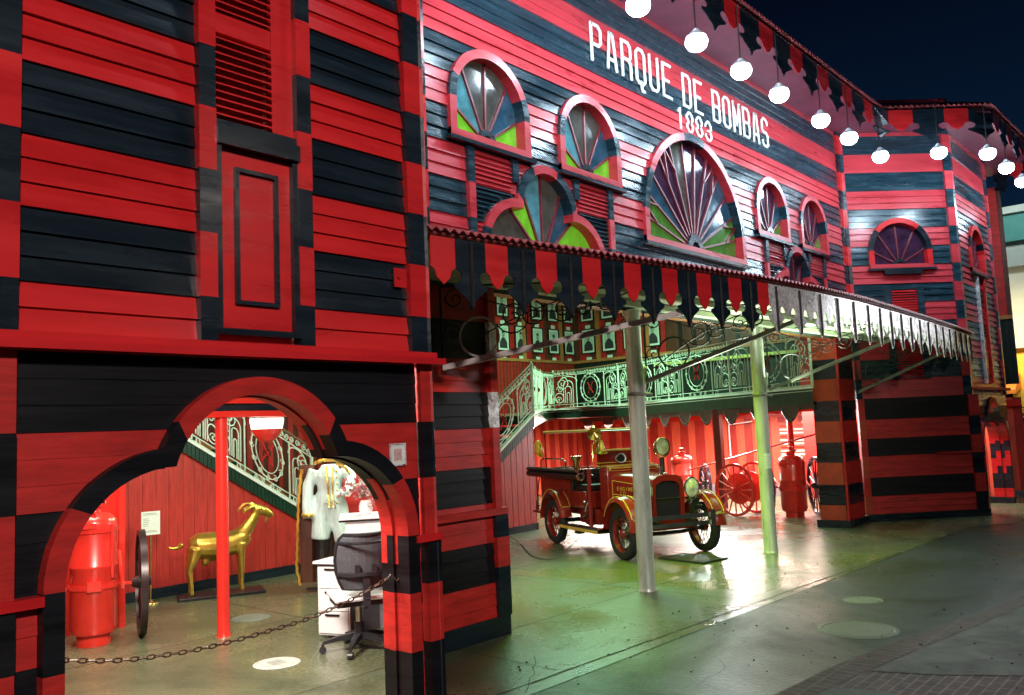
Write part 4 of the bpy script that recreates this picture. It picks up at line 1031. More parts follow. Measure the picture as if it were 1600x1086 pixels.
# ---------------------------------------------------------------- portraits
def portrait(T,u,z,w,h,label,style):
    o=thing('framed_portrait',label,'portrait',T(u,z,.0),0,'framed portraits on the gallery walls')
    q=lambda a,b_,c:T(u+a,z+b_,c+.02)
    b=MB(); t=.03
    for r in ((-w/2,w/2,0,t),(-w/2,w/2,h-t,h),(-w/2,-w/2+t,t,h-t),(w/2-t,w/2,t,h-t)): b.box(*r,0,.035,TDRK,q)
    b.build('frame',o)
    b=MB(); b.box(-w/2+t,w/2-t,t,h-t,0,.012,PAPER,q)
    m=.055; b.box(-w/2+t+m,w/2-t-m,t+m,h-t-m,0.012,.015,mat('photo_pale',(.50,.62,.50),.6),q)
    # sitter: shoulders, neck, face, hair
    hw=w/2-t-m; z0=t+m; hh=h-2*(t+m); s=style
    sh=[(-hw*.95,z0),(-hw*(.9-.1*s%3*.1),z0+hh*.28),(-hw*.45,z0+hh*.46),(-hw*.2,z0+hh*.52),(hw*.2,z0+hh*.52),(hw*.45,z0+hh*.46),(hw*.9,z0+hh*.28),(hw*.95,z0)]
    b.prism(sh,.015,.018,q,INK)
    b.prism([(hw*.36*cos(a),z0+hh*.68+hh*.17*sin(a)) for a in [2*PI*k/14 for k in range(14)]],.015,.021,q,SKN)
    b.prism([(hw*.38*cos(a),z0+hh*.74+hh*.13*sin(a)) for a in [PI*k/8 for k in range(9)]],.021,.023,q,INK)
    if s%2: b.prism([(-hw*.16,z0+hh*.62),(hw*.16,z0+hh*.62),(hw*.12,z0+hh*.58),(-hw*.12,z0+hh*.58)],.021,.023,q,INK)
    b.build('picture',o)
    b=MB(); b.box(-.09,.09,-.2,-.1,0,.01,PAPER,q); b.build('caption_card',o)
BT=lambda u,v,w:(u,BY-.02-w,v)
nth=['first','second','third','fourth','fifth','sixth','seventh','eighth','ninth','tenth','eleventh']
for row,(z,rn) in enumerate(((3.98,'lower'),(4.93,'middle'),(5.88,'top'))):
    for k in range(6):
        if row==2 and k>3: continue
        portrait(BT,16.85+.74*k,z,.50,.74,'framed old portrait, %s row, %s from the left on the far hall wall'%(rn,nth[k]),k+row)
RT2=lambda u,v,w:(RX-.02-w,BY-u,v)
for row,(z,rn) in enumerate(((3.98,'lower'),(4.93,'middle'))):
    for k in range(5):
        if k*.76+.5>3.5: continue
        portrait(RT2,.62+.74*k,z,.50,.74,'framed old portrait, %s row, %s from the corner on the right gallery wall'%(rn,nth[k]),k+row+1)
# ---------------------------------------------------------------- eave lamps
def hang_lamp(x,y,z,label,rodtop):
    o=thing('hanging_lamp',label,'hanging lamp',(x,y,z),0,'lamps hanging along the eaves')
    b=MB(); b.tube([(0,0,.13),(0,0,rodtop-z)],.008,6,BIRON); b.lathe([(.03,.16),(.05,.13),(.055,.10)],n=12,m=SHADE); b.build('stem',o,local=True)
    b=MB(); b.lathe([(.04,.125),(.08,.11),(.115,.07),(.11,.06),(.07,.10),(.035,.115)],n=20,m=SHADE); b.build('shade',o,local=True,smooth=True)
    b=MB(); b.ell((0,0,.01),(.125,.125,.105),16,10,LAMPW); b.build('bulb',o,local=True,smooth=True)
    return o
LP=[(3.6,3.0),(4.9,4.35),(6.05,4.37),(7.2,4.37),(8.38,4.37),(9.48,4.38),(10.56,4.38),(11.95,4.38),(13.05,4.38),(14.4,4.36),(14.95,3.62),(15.65,3.06),(16.85,3.03),(18.15,3.03),(19.4,3.1)]
nm=['over the left tower','just right of the left tower','above the leftmost arched window','above the second arched window, leftmost in view','above the letters QUE','above the word DE','above the start of BOMBAS','above the end of BOMBAS','over the third arched window','at the inner corner of the facade and right tower','on the angled eave, brightest one','on the outer corner of the right tower eave','over the front of the right tower, nearer one','over the front of the right tower, farther one','at the far end of the right tower eave']
LZ=5.98
LP2=[]
for (x,y),s in zip(LP,nm):
    LP2.append((x,y)); l0=hang_lamp(x,y,LZ,'glowing white dome lamp hanging '+s,EZ-.05)
    l=light('lamp_glow','POINT',(x,y,LZ-.12),66,(.62,.83,1),.09)
# ---------------------------------------------------------------- fire engine
FE=thing('fire_engine','vintage dark red fire engine with brass bell and gold lines parked in the opening','fire engine',(0,0,0),0)
S=.9; hd=math.radians(-117); fc=Vector((10.5,6.45,0)); hv=Vector((cos(hd),sin(hd),0)); WB=2.45
FE.location=fc-hv*(WB*S/2); FE.rotation_euler=(0,0,hd)
def zm(z):
    if z<.5: return z
    if z<1.1: return z+(z-.5)/.6*.12
    if z<1.45: return z+.12*(1.45-z)/.35
    return z
def fe(b,name,parent=None,smooth=True,**k):
    b.v=[(x*S,y*S,(z if (name in('wheel','rim','spokes') and z<.8) else zm(z))*S) for x,y,z in b.v]; return b.build(name,parent or FE,local=True,smooth=smooth,**k)
xf,xr=WB/2,-WB/2; TR=.71
def wheel(x,y,front):
    b=MB(); R_=.385; tw=.075
    prof=[(R_-.115,-tw*.8),(R_-.05,-tw),(R_-.012,-tw*.75),(R_,-tw*.3),(R_,tw*.3),(R_-.012,tw*.75),(R_-.05,tw),(R_-.115,tw*.8)]
    b.lathe(prof+[prof[0]],(x,y,R_),(0,1,0),32,RUB); t=fe(b,'wheel')
    b=MB(); b.lathe([(R_-.115,-.045),(R_-.10,-.05),(R_-.10,.05),(R_-.115,.045),(R_-.13,0),(R_-.115,-.045)],(x,y,R_),(0,1,0),28,TRED); fe(b,'rim',t)
    b=MB()
    for k in range(24):
        a=2*PI*k/24; s_=.03*(1 if k%2 else -1); b.tube([(x+.05*cos(a),y+s_,R_+.05*sin(a)),(x+(R_-.12)*cos(a+.1),y,R_+(R_-.12)*sin(a+.1))],.006,4,TRED if front==0 else CHR)
    sg=1 if y>0 else -1
    b.lathe([(.07,-.04),(.075,.03),(.05,.06),(0,.07)],(x,y,R_),(0,sg,0),14,TRED); fe(b,'spokes',t)
for x in (xf,xr):
    for y in (TR,-TR): wheel(x,y,1 if x>0 else 0)
# chassis
b=MB(); b.box(xr-.45,xf+.12,-.38,-.31,.50,.60,TRED); b.box(xr-.45,xf+.12,.31,.38,.50,.60,TRED); b.tube([(xf,-TR,.385),(xf,-.3,.34),(xf,.3,.34),(xf,TR,.385)],.03,8,TDRK); b.tube([(xr,-TR,.385),(xr,TR,.385)],.04,8,TDRK); b.ell((xr,0,.385),(.14,.16,.14),12,8,TDRK); fe(b,'chassis')
# hood lofted
def hsec(x,hw,zt,zb,r=.12):
    p=[]
    for k in range(9):
        a=PI*k/8; ca,sa=cos(a),sin(a)
        p.append((x,hw*(abs(ca)**.6)*(1 if ca>=0 else -1),zt-r*1.3+r*1.3*(sa**.7 if sa>0 else 0)))
    return [(x,hw,zb)]+p+[(x,-hw,zb)]
b=MB(); b.loft([hsec(xf+.06,.27,1.10,.62),hsec(xf-.15,.30,1.115,.62),hsec(xf-.5,.36,1.14,.62),hsec(xf-.85,.44,1.17,.62)],TRED); fe(b,'hood',auto=35)
# gold pin stripes on the hood side
b=MB()
for s_ in (-1,1):
    for (xa,za,xb_,zb_) in ((xf-.02,.98,xf-.8,1.03),(xf-.02,.66,xf-.8,.66),(xf-.04,.66,xf-.04,.98),(xf-.8,.66,xf-.8,1.03),(xf-.04,.82,xf-.8,.85)):
        f=lambda x:.275+(xf+.06-x)*.182
        b.tube([(xa,s_*(f(xa)+.006),za),(xb_,s_*(f(xb_)+.006),zb_)],.005,4,GLINE)
fe(b,'hood_stripes')
# louvres + side lettering "ENGINE CO."
b=MB()
for s_ in (-1,1):
    for k in range(9):
        x=xf-.15-k*.05; f=.275+(xf+.06-x)*.182; b.tube([(x,s_*(f+.004),.68),(x,s_*(f+.004),.79)],.008,4,TRED)
fe(b,'hood_louvres')
# radiator
rp=[(-.27,.48),(-.285,.60),(-.285,.98),(-.25,1.06),(-.17,1.10),(0,1.125),(.17,1.10),(.25,1.06),(.285,.98),(.285,.60),(.27,.48)]
ri=[(-.215,.56),(-.22,.62),(-.22,.95),(-.19,1.0),(-.1,1.03),(0,1.035),(.1,1.03),(.19,1.0),(.22,.95),(.22,.62),(.215,.56)]
b=MB(); TX=lambda u,v,w:(xf+.06+w,u,v)
ring(b,TX,ri+[ri[0]],rp+[rp[0]],0,.10,lambda x,z:TRED); sh_=fe(b,'radiator_shell')
b=MB(); b.prism(ri,.02,.05,TX,TDRK)
for k in range(22): b.box(-.205+.0195*k,-.200+.0195*k,.58,1.0,.05,.058,INK,TX)
fe(b,'radiator_core',sh_,smooth=False)
b=MB(); b.lathe([(.03,0),(.03,.03),(.015,.05),(0,.055)],(xf+.11,0,1.12),n=10,m=CHR); fe(b,'radiator_cap',sh_)
# headlights with bar
for y in (-.42,.42):
    b=MB(); b.lathe([(0,-.17),(.05,-.15),(.10,-.07),(.125,0),(.13,.02)],(xf+.16,y,.93),(1,0,0),20,TDRK); hl=fe(b,'headlight')
    b=MB(); b.lathe([(.13,.0),(.138,.01),(.138,.03),(.125,.035)],(xf+.16,y,.93),(1,0,0),20,CHR); fe(b,'rim',hl)
    b=MB(); b.lathe([(.124,.022),(.09,.04),(0,.05)],(xf+.16,y,.93),(1,0,0),20,GLS); fe(b,'lens',hl)
b=MB(); b.tube([(xf+.12,-.75,.76),(xf+.14,-.42,.80),(xf+.15,0,.81),(xf+.14,.42,.80),(xf+.12,.75,.76)],.013,6,TDRK); fe(b,'lamp_bar')
b=MB(); b.lathe([(0,-.02),(.05,.0),(.06,.03),(.02,.09),(.02,.2)],(xf+.18,.46,.70),(1,0,0),12,TDRK); b.lathe([(.02,0),(.03,.1),(.075,.16)],(xf+.1,.42,.72),(1,0,0),12,TDRK); fe(b,'horn')
# bumper
b=MB()
for z in (.50,.60):
    b.loft([[(xf+.42+.0*abs(y)-(.08 if abs(y)>.75 else 0),y,z-.03),(xf+.445-(.08 if abs(y)>.75 else 0),y,z-.03),(xf+.445-(.08 if abs(y)>.75 else 0),y,z+.025),(xf+.42-(.08 if abs(y)>.75 else 0),y,z+.025)] for y in (-.86,-.74,-.3,.3,.74,.86)],CHR)
b.box(xf+.44,xf+.47,-.62,-.54,.44,.66,CHR); b.box(xf+.44,xf+.47,.54,.62,.44,.66,CHR); b.box(xf+.1,xf+.43,-.34,-.30,.50,.55,TDRK); b.box(xf+.1,xf+.43,.30,.34,.50,.55,TDRK); fe(b,'bumper')
b=MB(); b.loft([[(xf+.05,y,.40-.0),(xf+.28,y,.42),(xf+.28,y,.46),(xf+.05,y,.48)] for y in (-.34,.34)],TRED); fe(b,'front_apron')
# fenders
def fender(x,y,r0,a0,a1,tail,name,w=.13):
    secs=[]
    N=16
    for k in range(N+1):
        a=a0+(a1-a0)*k/N; cxx,czz=x+r0*cos(a),.385+r0*sin(a)*.98; nx,nz=cos(a),sin(a)
        secs.append([(cxx-nx*.03,y-w,czz-nz*.03),(cxx+nx*.015,y-w*.8,czz+nz*.015),(cxx+nx*.04,y,czz+nz*.04),(cxx+nx*.015,y+w*.8,czz+nz*.015),(cxx-nx*.03,y+w,czz-nz*.03),(cxx-nx*.02,y,czz-nz*.005)])
    if tail:
        for (tx,tz) in tail: secs.append([(tx,y-w,tz-.02),(tx,y-w*.8,tz+.01),(tx,y,tz+.02),(tx,y+w*.8,tz+.01),(tx,y+w,tz-.02),(tx,y,tz-.01)])
    b=MB(); b.loft(secs,TRED); f=fe(b,name)
    g=MB()
    for s_ in (-.72,.72):
        g.tube([(x+(r0+.03)*cos(a0+(a1-a0)*k/N),y+w*s_,.385+(r0+.026)*sin(a0+(a1-a0)*k/N)) for k in range(2,N-1)],.007,4,GLINE)
    g.tube([(x+(r0+.045)*cos(a0+(a1-a0)*.11),y+w*q,.385+(r0+.04)*sin(a0+(a1-a0)*.11)) for q in (-.7,0,.7)],.007,4,GLINE)
    fe(g,'gold_lines',f)
for y in (-TR,TR):
    fender(xf,y,.46,.12,PI*.97,[(xf-.56,.42),(xf-.70,.36)],'front_fender')
    fender(xr,y,.46,.2,PI*.98,None,'rear_fender',w=.12)
b=MB()
for y in (-TR,TR):
    b.box(xr+.42,xf-.62,y-.13,y+.13,.33,.37,TDRK); b.box(xr+.42,xf-.62,y-.135,y-.13,.325,.375,GLINE) if y<0 else None
fe(b,'running_board')
# cowl box
b=MB(); b.box(xf-1.12,xf-.84,-.50,.50,.62,1.30,TRED); cw=fe(b,'cowl',bevel=.02)
b=MB(); T3=lambda u,v,w:(xf-.84+w,u,v)
for s_ in (-1,1):
    for q in ((.06,.42,1.255,1.265),(.06,.42,1.20,1.208)): b.box(min(s_*q[0],s_*q[1]),max(s_*q[0],s_*q[1]),q[2],q[3],.001,.006,GLINE,T3)
    b.prism([(s_*.46,1.27),(s_*.40,1.27),(s_*.46,1.19)],.001,.006,T3,GLINE)
b.box(-.48,.48,1.275,1.285,.001,.006,GLINE,T3)
fe(b,'cowl_gold',cw)
b=MB(); b.box(xf-1.16,xf-1.08,-.52,.52,1.30,1.33,GLINE); b.box(xf-1.2,xf-1.14,-.48,.48,1.30,1.62,TRED); b.box(xf-1.21,xf-1.13,-.49,.49,1.60,1.63,GLINE); b.box(xf-1.21,xf-1.13,-.49,.49,1.38,1.40,GLINE); fe(b,'dash_box')
b=MB(); b.lathe([(0,-.1),(.06,-.08),(.085,0),(.095,.02)],(xf-1.05,-.12,1.47),(1,0,0),18,PLW); b.lathe([(.07,.012),(0,.015)],(xf-1.05,-.12,1.47),(1,0,0),18,TDRK); fe(b,'spot_lamp')
# tall spotlight
b=MB(); b.tube([(xf-.72,.47,1.05),(xf-.72,.47,1.46)],.04,8,TDRK); b.tube([(xf-.72,.47+.15*cos(a),1.62+.16*sin(a)) for a in [PI+PI*k/10 for k in range(11)]],.012,5,BRASS); ss=fe(b,'searchlight')
b=MB(); b.lathe([(0,-.13),(.08,-.11),(.14,-.02),(.155,.02),(.155,.035),(.135,.04)],(xf-.72,.47,1.64),(1,.12,0),22,BRASS); fe(b,'housing',ss)
b=MB(); b.lathe([(.135,.03),(0,.035)],(xf-.72,.47,1.64),(1,.12,0),22,GLS); fe(b,'lens',ss)
# bell and siren
b=MB(); b.lathe([(0,.24),(.03,.23),(.05,.19),(.075,.12),(.09,.05),(.125,.0),(.13,-.01),(.11,0),(.07,.1),(.0,.18)],(xf-1.0,-.52,1.58),n=22,m=BRASS); bl=fe(b,'bell')
b=MB(); b.tube([(xf-1.0,-.52,1.32),(xf-1.0,-.66,1.42),(xf-1.0,-.66,1.72),(xf-1.0,-.52,1.84)],.012,5,BRASS); fe(b,'bell_yoke',bl)
b=MB(); b.lathe([(.03,-.14),(.04,0),(.06,.08),(.11,.15),(.12,.155),(.08,.11),(0,.06)],(xf-1.18,-.52,1.95),(.75,-.35,-.35),18,BRASS); fe(b,'siren_horn')
# seat, steering wheel
b=MB(); b.box(xf-2.05,xf-1.5,-.58,.58,.62,.86,TRED); b.box(xf-2.1,xf-2.0,-.58,.58,.80,1.2,TDRK); b.box(xf-2.0,xf-1.5,-.54,.54,.86,.95,TDRK); fe(b,'seat',bevel=.02)
b=MB(); sw=Vector((xf-1.42,-.28,1.18)); axs=Vector((-.6,0,.8)); u_=Vector((0,1,0)); w_=axs.cross(u_)
b.tube([sw+(u_*cos(a)+w_*sin(a))*.21 for a in [2*PI*k/20 for k in range(20)]],.014,6,TDRK,closed=True); b.tube([sw,(xf-1.12,-.28,.86)],.016,6,TDRK)
for k in range(4): a=PI/2*k+.4; b.tube([sw,sw+(u_*cos(a)+w_*sin(a))*.2],.009,4,TDRK)
fe(b,'steering_wheel')
b=MB(); b.box(xf-1.14,xf-1.13,-.46,.46,1.34,1.36,TRED); b.tube([(xf-1.3,-.60,.36),(xf-1.3,-.60,1.25)],.035,8,TRED); b.tube([(xf-1.5,-.58,.66),(xf-1.42,-.64,.6),(xf-1.35,-.62,.72)],.012,5,CHR); b.ell((xf-1.5,-.6,.72),(.03,.03,.03),8,6,CHR); b.ell((xf-1.36,-.6,.9),(.025,.025,.025),8,6,CHR); fe(b,'hand_rail')
# hose body
xb=-.05
b=MB(); b.loft([[(x,-.62,.62),(x,-.64,1.16),(x,-.60,1.18),(x,-.58,.68),(x,.58,.68),(x,.60,1.18),(x,.64,1.16),(x,.62,.62)] for x in (xb-.9-1.05,xb-.75)],TRED); b.box(xb-.80,xb-.75,-.60,.60,.62,1.18,TRED); b.box(xb-1.95,xb-1.91,-.60,.60,.62,1.05,TRED); bd=fe(b,'hose_body',smooth=False)
b=MB()
for y in (-.62,.62):
    b.tube([(xb-1.93,y,1.17),(xb-1.93,y,1.42),(xb-1.80,y,1.47),(xb-1.0,y,1.47),(xb-.85,y,1.42),(xb-.85,y,1.17)],.016,6,TRED)
fe(b,'side_rails',bd)
b=MB(); b.box(xb-2.3,xb-1.93,-.66,.66,.46,.50,TRED)
b.tube([(xb-2.2,-.6,.5),(xb-2.2,-.6,1.14),(xb-2.2,.6,1.14),(xb-2.2,.6,.5)],.022,6,TDRK)
for k in range(4):
    b.tube([(xb-2.0,-.66,.58+.16*k),(xb-2.2,-.60,.58+.16*k)],.012,5,TRED)
b.tube([(xb-1.93,-.64,1.2),(xb-2.2,-.64,.5)],.014,5,TRED); fe(b,'rear_step',bd)
b=MB()
for y,z in ((-.76,1.09),(-.76,1.20)): b.tube([(xb-2.2,y,z),(xb-.05,y,z)],.055,10,TDRK); b.lathe([(.056,0),(.066,.0),(.066,.06),(.045,.06),(.045,.01)],(xb-.05,y,z),(1,0,0),14,CHR)
b.tube([(xb-2.2,-.76,1.14),(xb-.3,-.76,1.32)],.02,6,TRED); fe(b,'suction_hoses')
b=MB()
b.lathe([(.03,-.16),(.05,-.06),(.05,.05),(.09,.14),(.1,.17),(0,.17)],(xb-.35,-.66,1.36),(0,0,1),16,BRASS); fe(b,'brass_lantern')
b=MB()
for y in (-.55,.55):
    for x in (xb-1.85,xb-.15): b.tube([(x,y,1.17),(x,y,1.93)],.013,5,TRED)
    b.tube([(xb-1.9,y,1.95),(xb+.05,y,1.95)],.022,6,GLINE)
b.tube([(xb-1.85,-.55,1.93),(xb-1.85,.55,1.93)],.013,5,TRED); b.tube([(xb-.15,-.55,1.93),(xb-.15,.55,1.93)],.013,5,TRED); fe(b,'overhead_rack')
b=MB(); b.ell((xb-1.95,-.66,1.66),(.10,.06,.15),14,10,YEL); b.lathe([(.15,0),(.17,.01),(.16,.02),(.1,.03)],(xb-1.97,-.63,1.64),(0,1,.2),16,YEL); tmp=fe(b,'helmet')
# pump under the seat
b=MB(); b.box(xf-1.9,xf-1.2,-.5,.5,.40,.62,TRED); b.ell((xf-1.45,-.52,.55),(.09,.06,.09),12,8,TDRK); b.tube([(xf-1.45,-.6,.55),(xf-1.45,-.66,.5)],.03,8,CHR); b.box(xf-1.7,xf-1.55,-.72,-.6,.24,.30,TDRK); fe(b,'pump')
# words on hood side
FL={'E':[[(0,0),(0,1)],[(0,1),(.6,1)],[(0,.5),(.5,.5)],[(0,0),(.6,0)]],'N':[[(0,0),(0,1),(.6,0),(.6,1)]],'G':[[(.6,1),(0,1),(0,0),(.6,0),(.6,.5),(.35,.5)]],'I':[[(.3,0),(.3,1)]],'C':[[(.6,1),(0,1),(0,0),(.6,0)]],'O':[[(0,0),(0,1),(.6,1),(.6,0),(0,0)]],'.':[[(.2,0),(.3,0)]]}
b=MB()
for s_ in (-1,):
    for txt,z,x0 in (('ENGINE',.905,xf-.68),('CO.',.845,xf-.60)):
        for k,ch in enumerate(txt):
            for st in FL[ch]:
                P=[]
                for u,v in st:
                    x=x0+.068*k+u*.065; P.append((x,s_*(.275+(xf+.06-x)*.182+.004),z+v*.042))
                b.tube(P,.003,4,GLINE)
fe(b,'side_lettering')
# thin black sheet on the floor in front
b=MB(); b.box(-.36,.40,-.22,.30,.0015,.02,RUB); mt_=b.build('black_sheet'); mt_.location=(10.35,5.95,.0055); mt_.rotation_euler=(0,0,hd+.3); tag(mt_,'flat black sheet on the floor under the front of the fire engine','mat')
# ---------------------------------------------------------------- hand carts with tanks
def cart_wheel(b_r,b_s,c,ax,R_,mr,ms,n=14,tw=.03,mt=None):
    ax=Vector(ax).normalized(); u=ax.orthogonal().normalized(); w=ax.cross(u); c=Vector(c)
    b_r.lathe([(R_-.05,-tw),(R_,-tw),(R_,tw),(R_-.05,tw),(R_-.05,-tw)],c,ax,32,mr)
    for k in range(n):
        a=2*PI*k/n; d=u*cos(a)+w*sin(a); b_s.tube([c+d*.05,c+d*(R_-.04)],.014,5,ms)
    b_s.lathe([(0,-.09),(.04,-.085),(.06,-.03),(.06,.03),(.04,.085),(0,.09)],c,ax,12,ms)
def tank_cart(loc,rz,h,r,label,wr=.45,wx=.48,wm=BLK,wheels=True,foot=True):
    o=thing('chemical_tank_cart',label,'tank cart',loc,rz,'hand drawn chemical tank carts')
    b=MB(); z0=.10
    b.lathe([(r*.72,-.10),(r*.72,0),(r*.9,.01),(r,.06),(r,h*.52),(r*1.02,h*.525),(r*1.02,h*.54),(r,h*.545),(r,h*.86),(r*.96,h*.90),(r*.7,h*.94),(r*.35,h*.96),(.07,h*.965),(.07,h)],(0,0,z0),n=32,m=TANK); t=b.build('tank',o,local=True,smooth=True,auto=50)
    b=MB(); b.lathe([(.09,0),(.09,.03),(.03,.04),(.03,.1),(.05,.11),(0,.12)],(0,0,z0+h),n=14,m=TANK); b.tube([(0,0,z0+h+.05),(.1,-.05,z0+h+.04)],.012,5,CHR); b.tube([(-.1,-.1,z0+h-.02),(.02,-r*.8,z0+h-.05)],.02,6,TANK); b.build('valve',t,local=True)
    b=MB()
    for zz in (.36,.80): b.lathe([(r+.004,0),(r+.014,.0),(r+.014,.045),(r+.004,.045)],(0,0,z0+h*zz),n=32,m=TANK)
    b.box(-.06,.06,-r-.03,-r,z0+h*.35,z0+h*.35+.09,TANK); b.tube([(r*.75,-r*.75,z0+h*.86),(r*.75,-r*.75,z0+h*.44)],.018,6,TANK); b.box(-.1,.02,-r-.02,-r*.8,z0+h*.84,z0+h*.88,TANK); b.build('straps',t,local=True)
    if wheels:
        zc=wr+.005
        for sx_ in (-1,1):
            br=MB();bs=MB(); cart_wheel(br,bs,(sx_*wx,0.12,zc),(1,0,0),wr,wm,wm if sx_ else TANK)
            wo=br.build('wheel',o,local=True,smooth=True); bs.build('spokes',wo,local=True)
        b=MB(); b.tube([(-wx,.12,zc),(wx,.12,zc)],.02,6,TANK); b.tube([(-r-.04,-.1,zc),(-r-.04,.9,zc+.35)],.018,6,TANK); b.tube([(r+.04,-.1,zc),(r+.04,.9,zc+.35)],.018,6,TANK); b.build('frame',o,local=True)
    return o
tank_cart((3.60,8.42,0),math.radians(-22),1.16,.205,'large glossy red upright tank on black wheels inside the tower arch',wr=.50,wx=.42,wm=mat('dark_brown_iron',(.035,.022,.022),.3,metal=.3,noise=.3,nscale=9))
tank_cart((15.55,6.75,0),math.radians(-53),1.08,.235,'red upright tank on black spoked wheels right of the farther steel post',wr=.54,wx=.45,wm=mat('dark_violet_wheel',(.05,.03,.045),.25,metal=.3))
tank_cart((16.75,9.75,.06),math.radians(-46),1.0,.24,'red upright tank cart partly hidden behind the fire engine headlight',wr=.42,wx=.52,wm=mat('dark_violet_wheel',(.05,.03,.045),.25,metal=.3))
# big red wheel cart (hose reel)
hr=thing('hose_reel_cart','red hand drawn hose reel cart with two tall spoked wheels behind the post','hose cart',(15.6,7.75,0),math.radians(-100),None)
for yy in (-.30,.35):
    br=MB();bs=MB(); cart_wheel(br,bs,(0,yy,.50),(.12,1,0),.50,TANK,TANK,16,.022); wo=br.build('wheel',hr,local=True,smooth=True); bs.build('spokes',wo,local=True)
b=MB(); b.lathe([(.3,-.2),(.3,-.18),(.1,-.17),(.1,.17),(.3,.18),(.3,.2)],(0,.03,.52),(0,1,0),22,TANK); b.build('reel',hr,local=True,smooth=True)
b=MB(); b.tube([(0,-.35,.5),(0,.4,.5)],.02,6,TDRK); b.tube([(.1,0,.45),(-.6,-.05,.25),(-1.0,-.05,.10)],.018,6,TANK); b.build('draw_bar',hr,local=True)
b=MB(); b.tube([(16.2,9.3,.82),(15.6,6.2,1.52)],.016,6,RED2); tag(b.build('draw_pole'),'long dark red pole slanting up behind the red spoked wheel','pole')
b=MB(); b.tube([(20.6,10.55,.9),(20.6,10.55,1.72),(20.6,9.9,1.78)],.02,6,PLW); tag(b.build('wall_pipe'),'bent white conduit pipe on the striped wall behind the engine spotlight','pipe')
b=MB(); b.tube([(20.6,8.6,1.72),(20.6,8.05,1.75),(20.6,8.0,.4)],.02,6,PLW); tag(b.build('wall_pipe'),'white conduit pipe on the striped wall near the right hand pier','pipe')
# ---------------------------------------------------------------- goat statue
gt=thing('goat_statue','gold painted goat statue with curled tail looking right on a black base','statue',(5.62,9.62,0),math.radians(-24))
def remesh(o,vs=.012,sm=4):
    r=o.modifiers.new('remesh','REMESH'); r.mode='VOXEL'; r.voxel_size=vs; r.use_smooth_shade=True
    s=o.modifiers.new('smooth','SMOOTH'); s.iterations=sm; s.factor=.6
b=MB()
b.tube([(-.36,0,.60),(-.28,0,.61),(-.15,0,.60),(0,0,.59),(.13,0,.61),(.24,0,.66),(.30,0,.70)],[.10,.145,.16,.158,.145,.12,.085],14)
b.tube([(.20,0,.66),(.29,0,.76),(.36,0,.86),(.405,0,.945)],[.115,.085,.066,.06],12)
b.tube([(.36,0,.955),(.42,0,.985),(.50,0,.955),(.575,0,.91),(.605,0,.888)],[.05,.068,.056,.038,.022],12)
for y in (-.075,.075):
    b.tube([(.21,y,.60),(.215,y*1.05,.44),(.22,y*1.05,.28),(.215,y*1.05,.12),(.225,y*1.05,.045)],[.068,.042,.032,.024,.026],10)
    b.tube([(-.30,y,.58),(-.34,y*1.1,.44),(-.375,y*1.15,.33),(-.355,y*1.15,.2),(-.35,y*1.15,.045)],[.09,.06,.034,.025,.026],10)
    b.tube([(.38,y*.5,1.0),(.34,y*.9,1.02),(.27,y*1.15,.985),(.235,y*1.2,.945)],[.022,.03,.026,.01],8)
    b.tube([(.40,y*.35,1.03),(.35,y*.5,1.065),(.27,y*.6,1.06),(.20,y*.65,1.0),(.185,y*.6,.955)],[.018,.016,.013,.010,.006],8)
b.tube([(-.44,0,.64),(-.50,0,.60),(-.56,0,.60),(-.60,0,.625)],[.04,.026,.02,.012],8)
b.tube([(.53,0,.90),(.525,0,.85),(.515,0,.81)],[.022,.024,.012],8)
b.ell((-.19,0,.42),(.05,.05,.06),10,8); b.ell((-.1,0,.47),(.1,.07,.06),10,8)
gb_=b.build('goat_body',gt,m=GOLD,local=True,smooth=True); remesh(gb_,.011,4)
b=MB()
for y in (-.055,.055): b.ell((.465,y,.985),(.012,.008,.012),8,6,INK)
b.build('eyes',gt,local=True)
b=MB(); b.box(-.50,.48,-.19,.19,.0,.035,TDRK); b.build('base',gt,local=True,bevel=.006)
# sign on a stand
ss_=thing('sign_stand','pale green printed notice on a thin brass stand in front of the red wall','sign',(4.90,9.95,0),math.radians(-10))
b=MB(); b.lathe([(.09,0),(.085,.012),(.03,.02),(.012,.04),(.012,.80)],n=16,m=BRASS); b.build('stand',ss_,local=True,smooth=True)
b=MB(); b.box(-.105,.105,-.02,-.012,.78,1.05,PAPER)
for k,(zz,w) in enumerate(((1.025,.14),(1.01,.16),(.965,.06),(.945,.07),(.925,.06),(.905,.06),(.885,.05),(.825,.15),(.81,.16))): b.box(-.085,-.085+w,-.0215,-.02,zz,zz+.006,SKN)
b.build('card',ss_,local=True)
# ---------------------------------------------------------------- costume on a stand
cs=thing('costume_display','white and gold ceremonial uniform displayed on a stand beside the stairs','costume',(6.42,8.55,0),math.radians(-42))
b=MB()
b.tube([(0,0,1.05),(0,0,1.2),(0,0,1.36),(0,0,1.5)],[.155,.14,.165,.09],16)
b.tube([(-.17,0,1.44),(-.25,-.02,1.25),(-.26,-.06,1.02),(-.25,-.08,.88)],[.075,.07,.062,.058],12)
b.tube([(.17,0,1.44),(.26,-.06,1.34),(.24,-.13,1.20),(.14,-.16,1.15)],[.075,.07,.06,.05],12)
b.tube([(-.03,0,1.12),(-.09,0,.95),(-.12,-.01,.62)],[.14,.12,.11],14); b.tube([(.03,0,1.12),(.10,0,.95),(.15,-.01,.58)],[.14,.12,.10],14)
j=b.build('uniform',cs,m=FAB,local=True,smooth=True); remesh(j,.016,3)
b=MB()
def braid(P,r=.014):
    Q=along(P,40); b.tube([p+Vector((.006*sin(i*1.9),-.006,.006*cos(i*1.9))) for i,p in enumerate(Q)],r,5,GOLD)
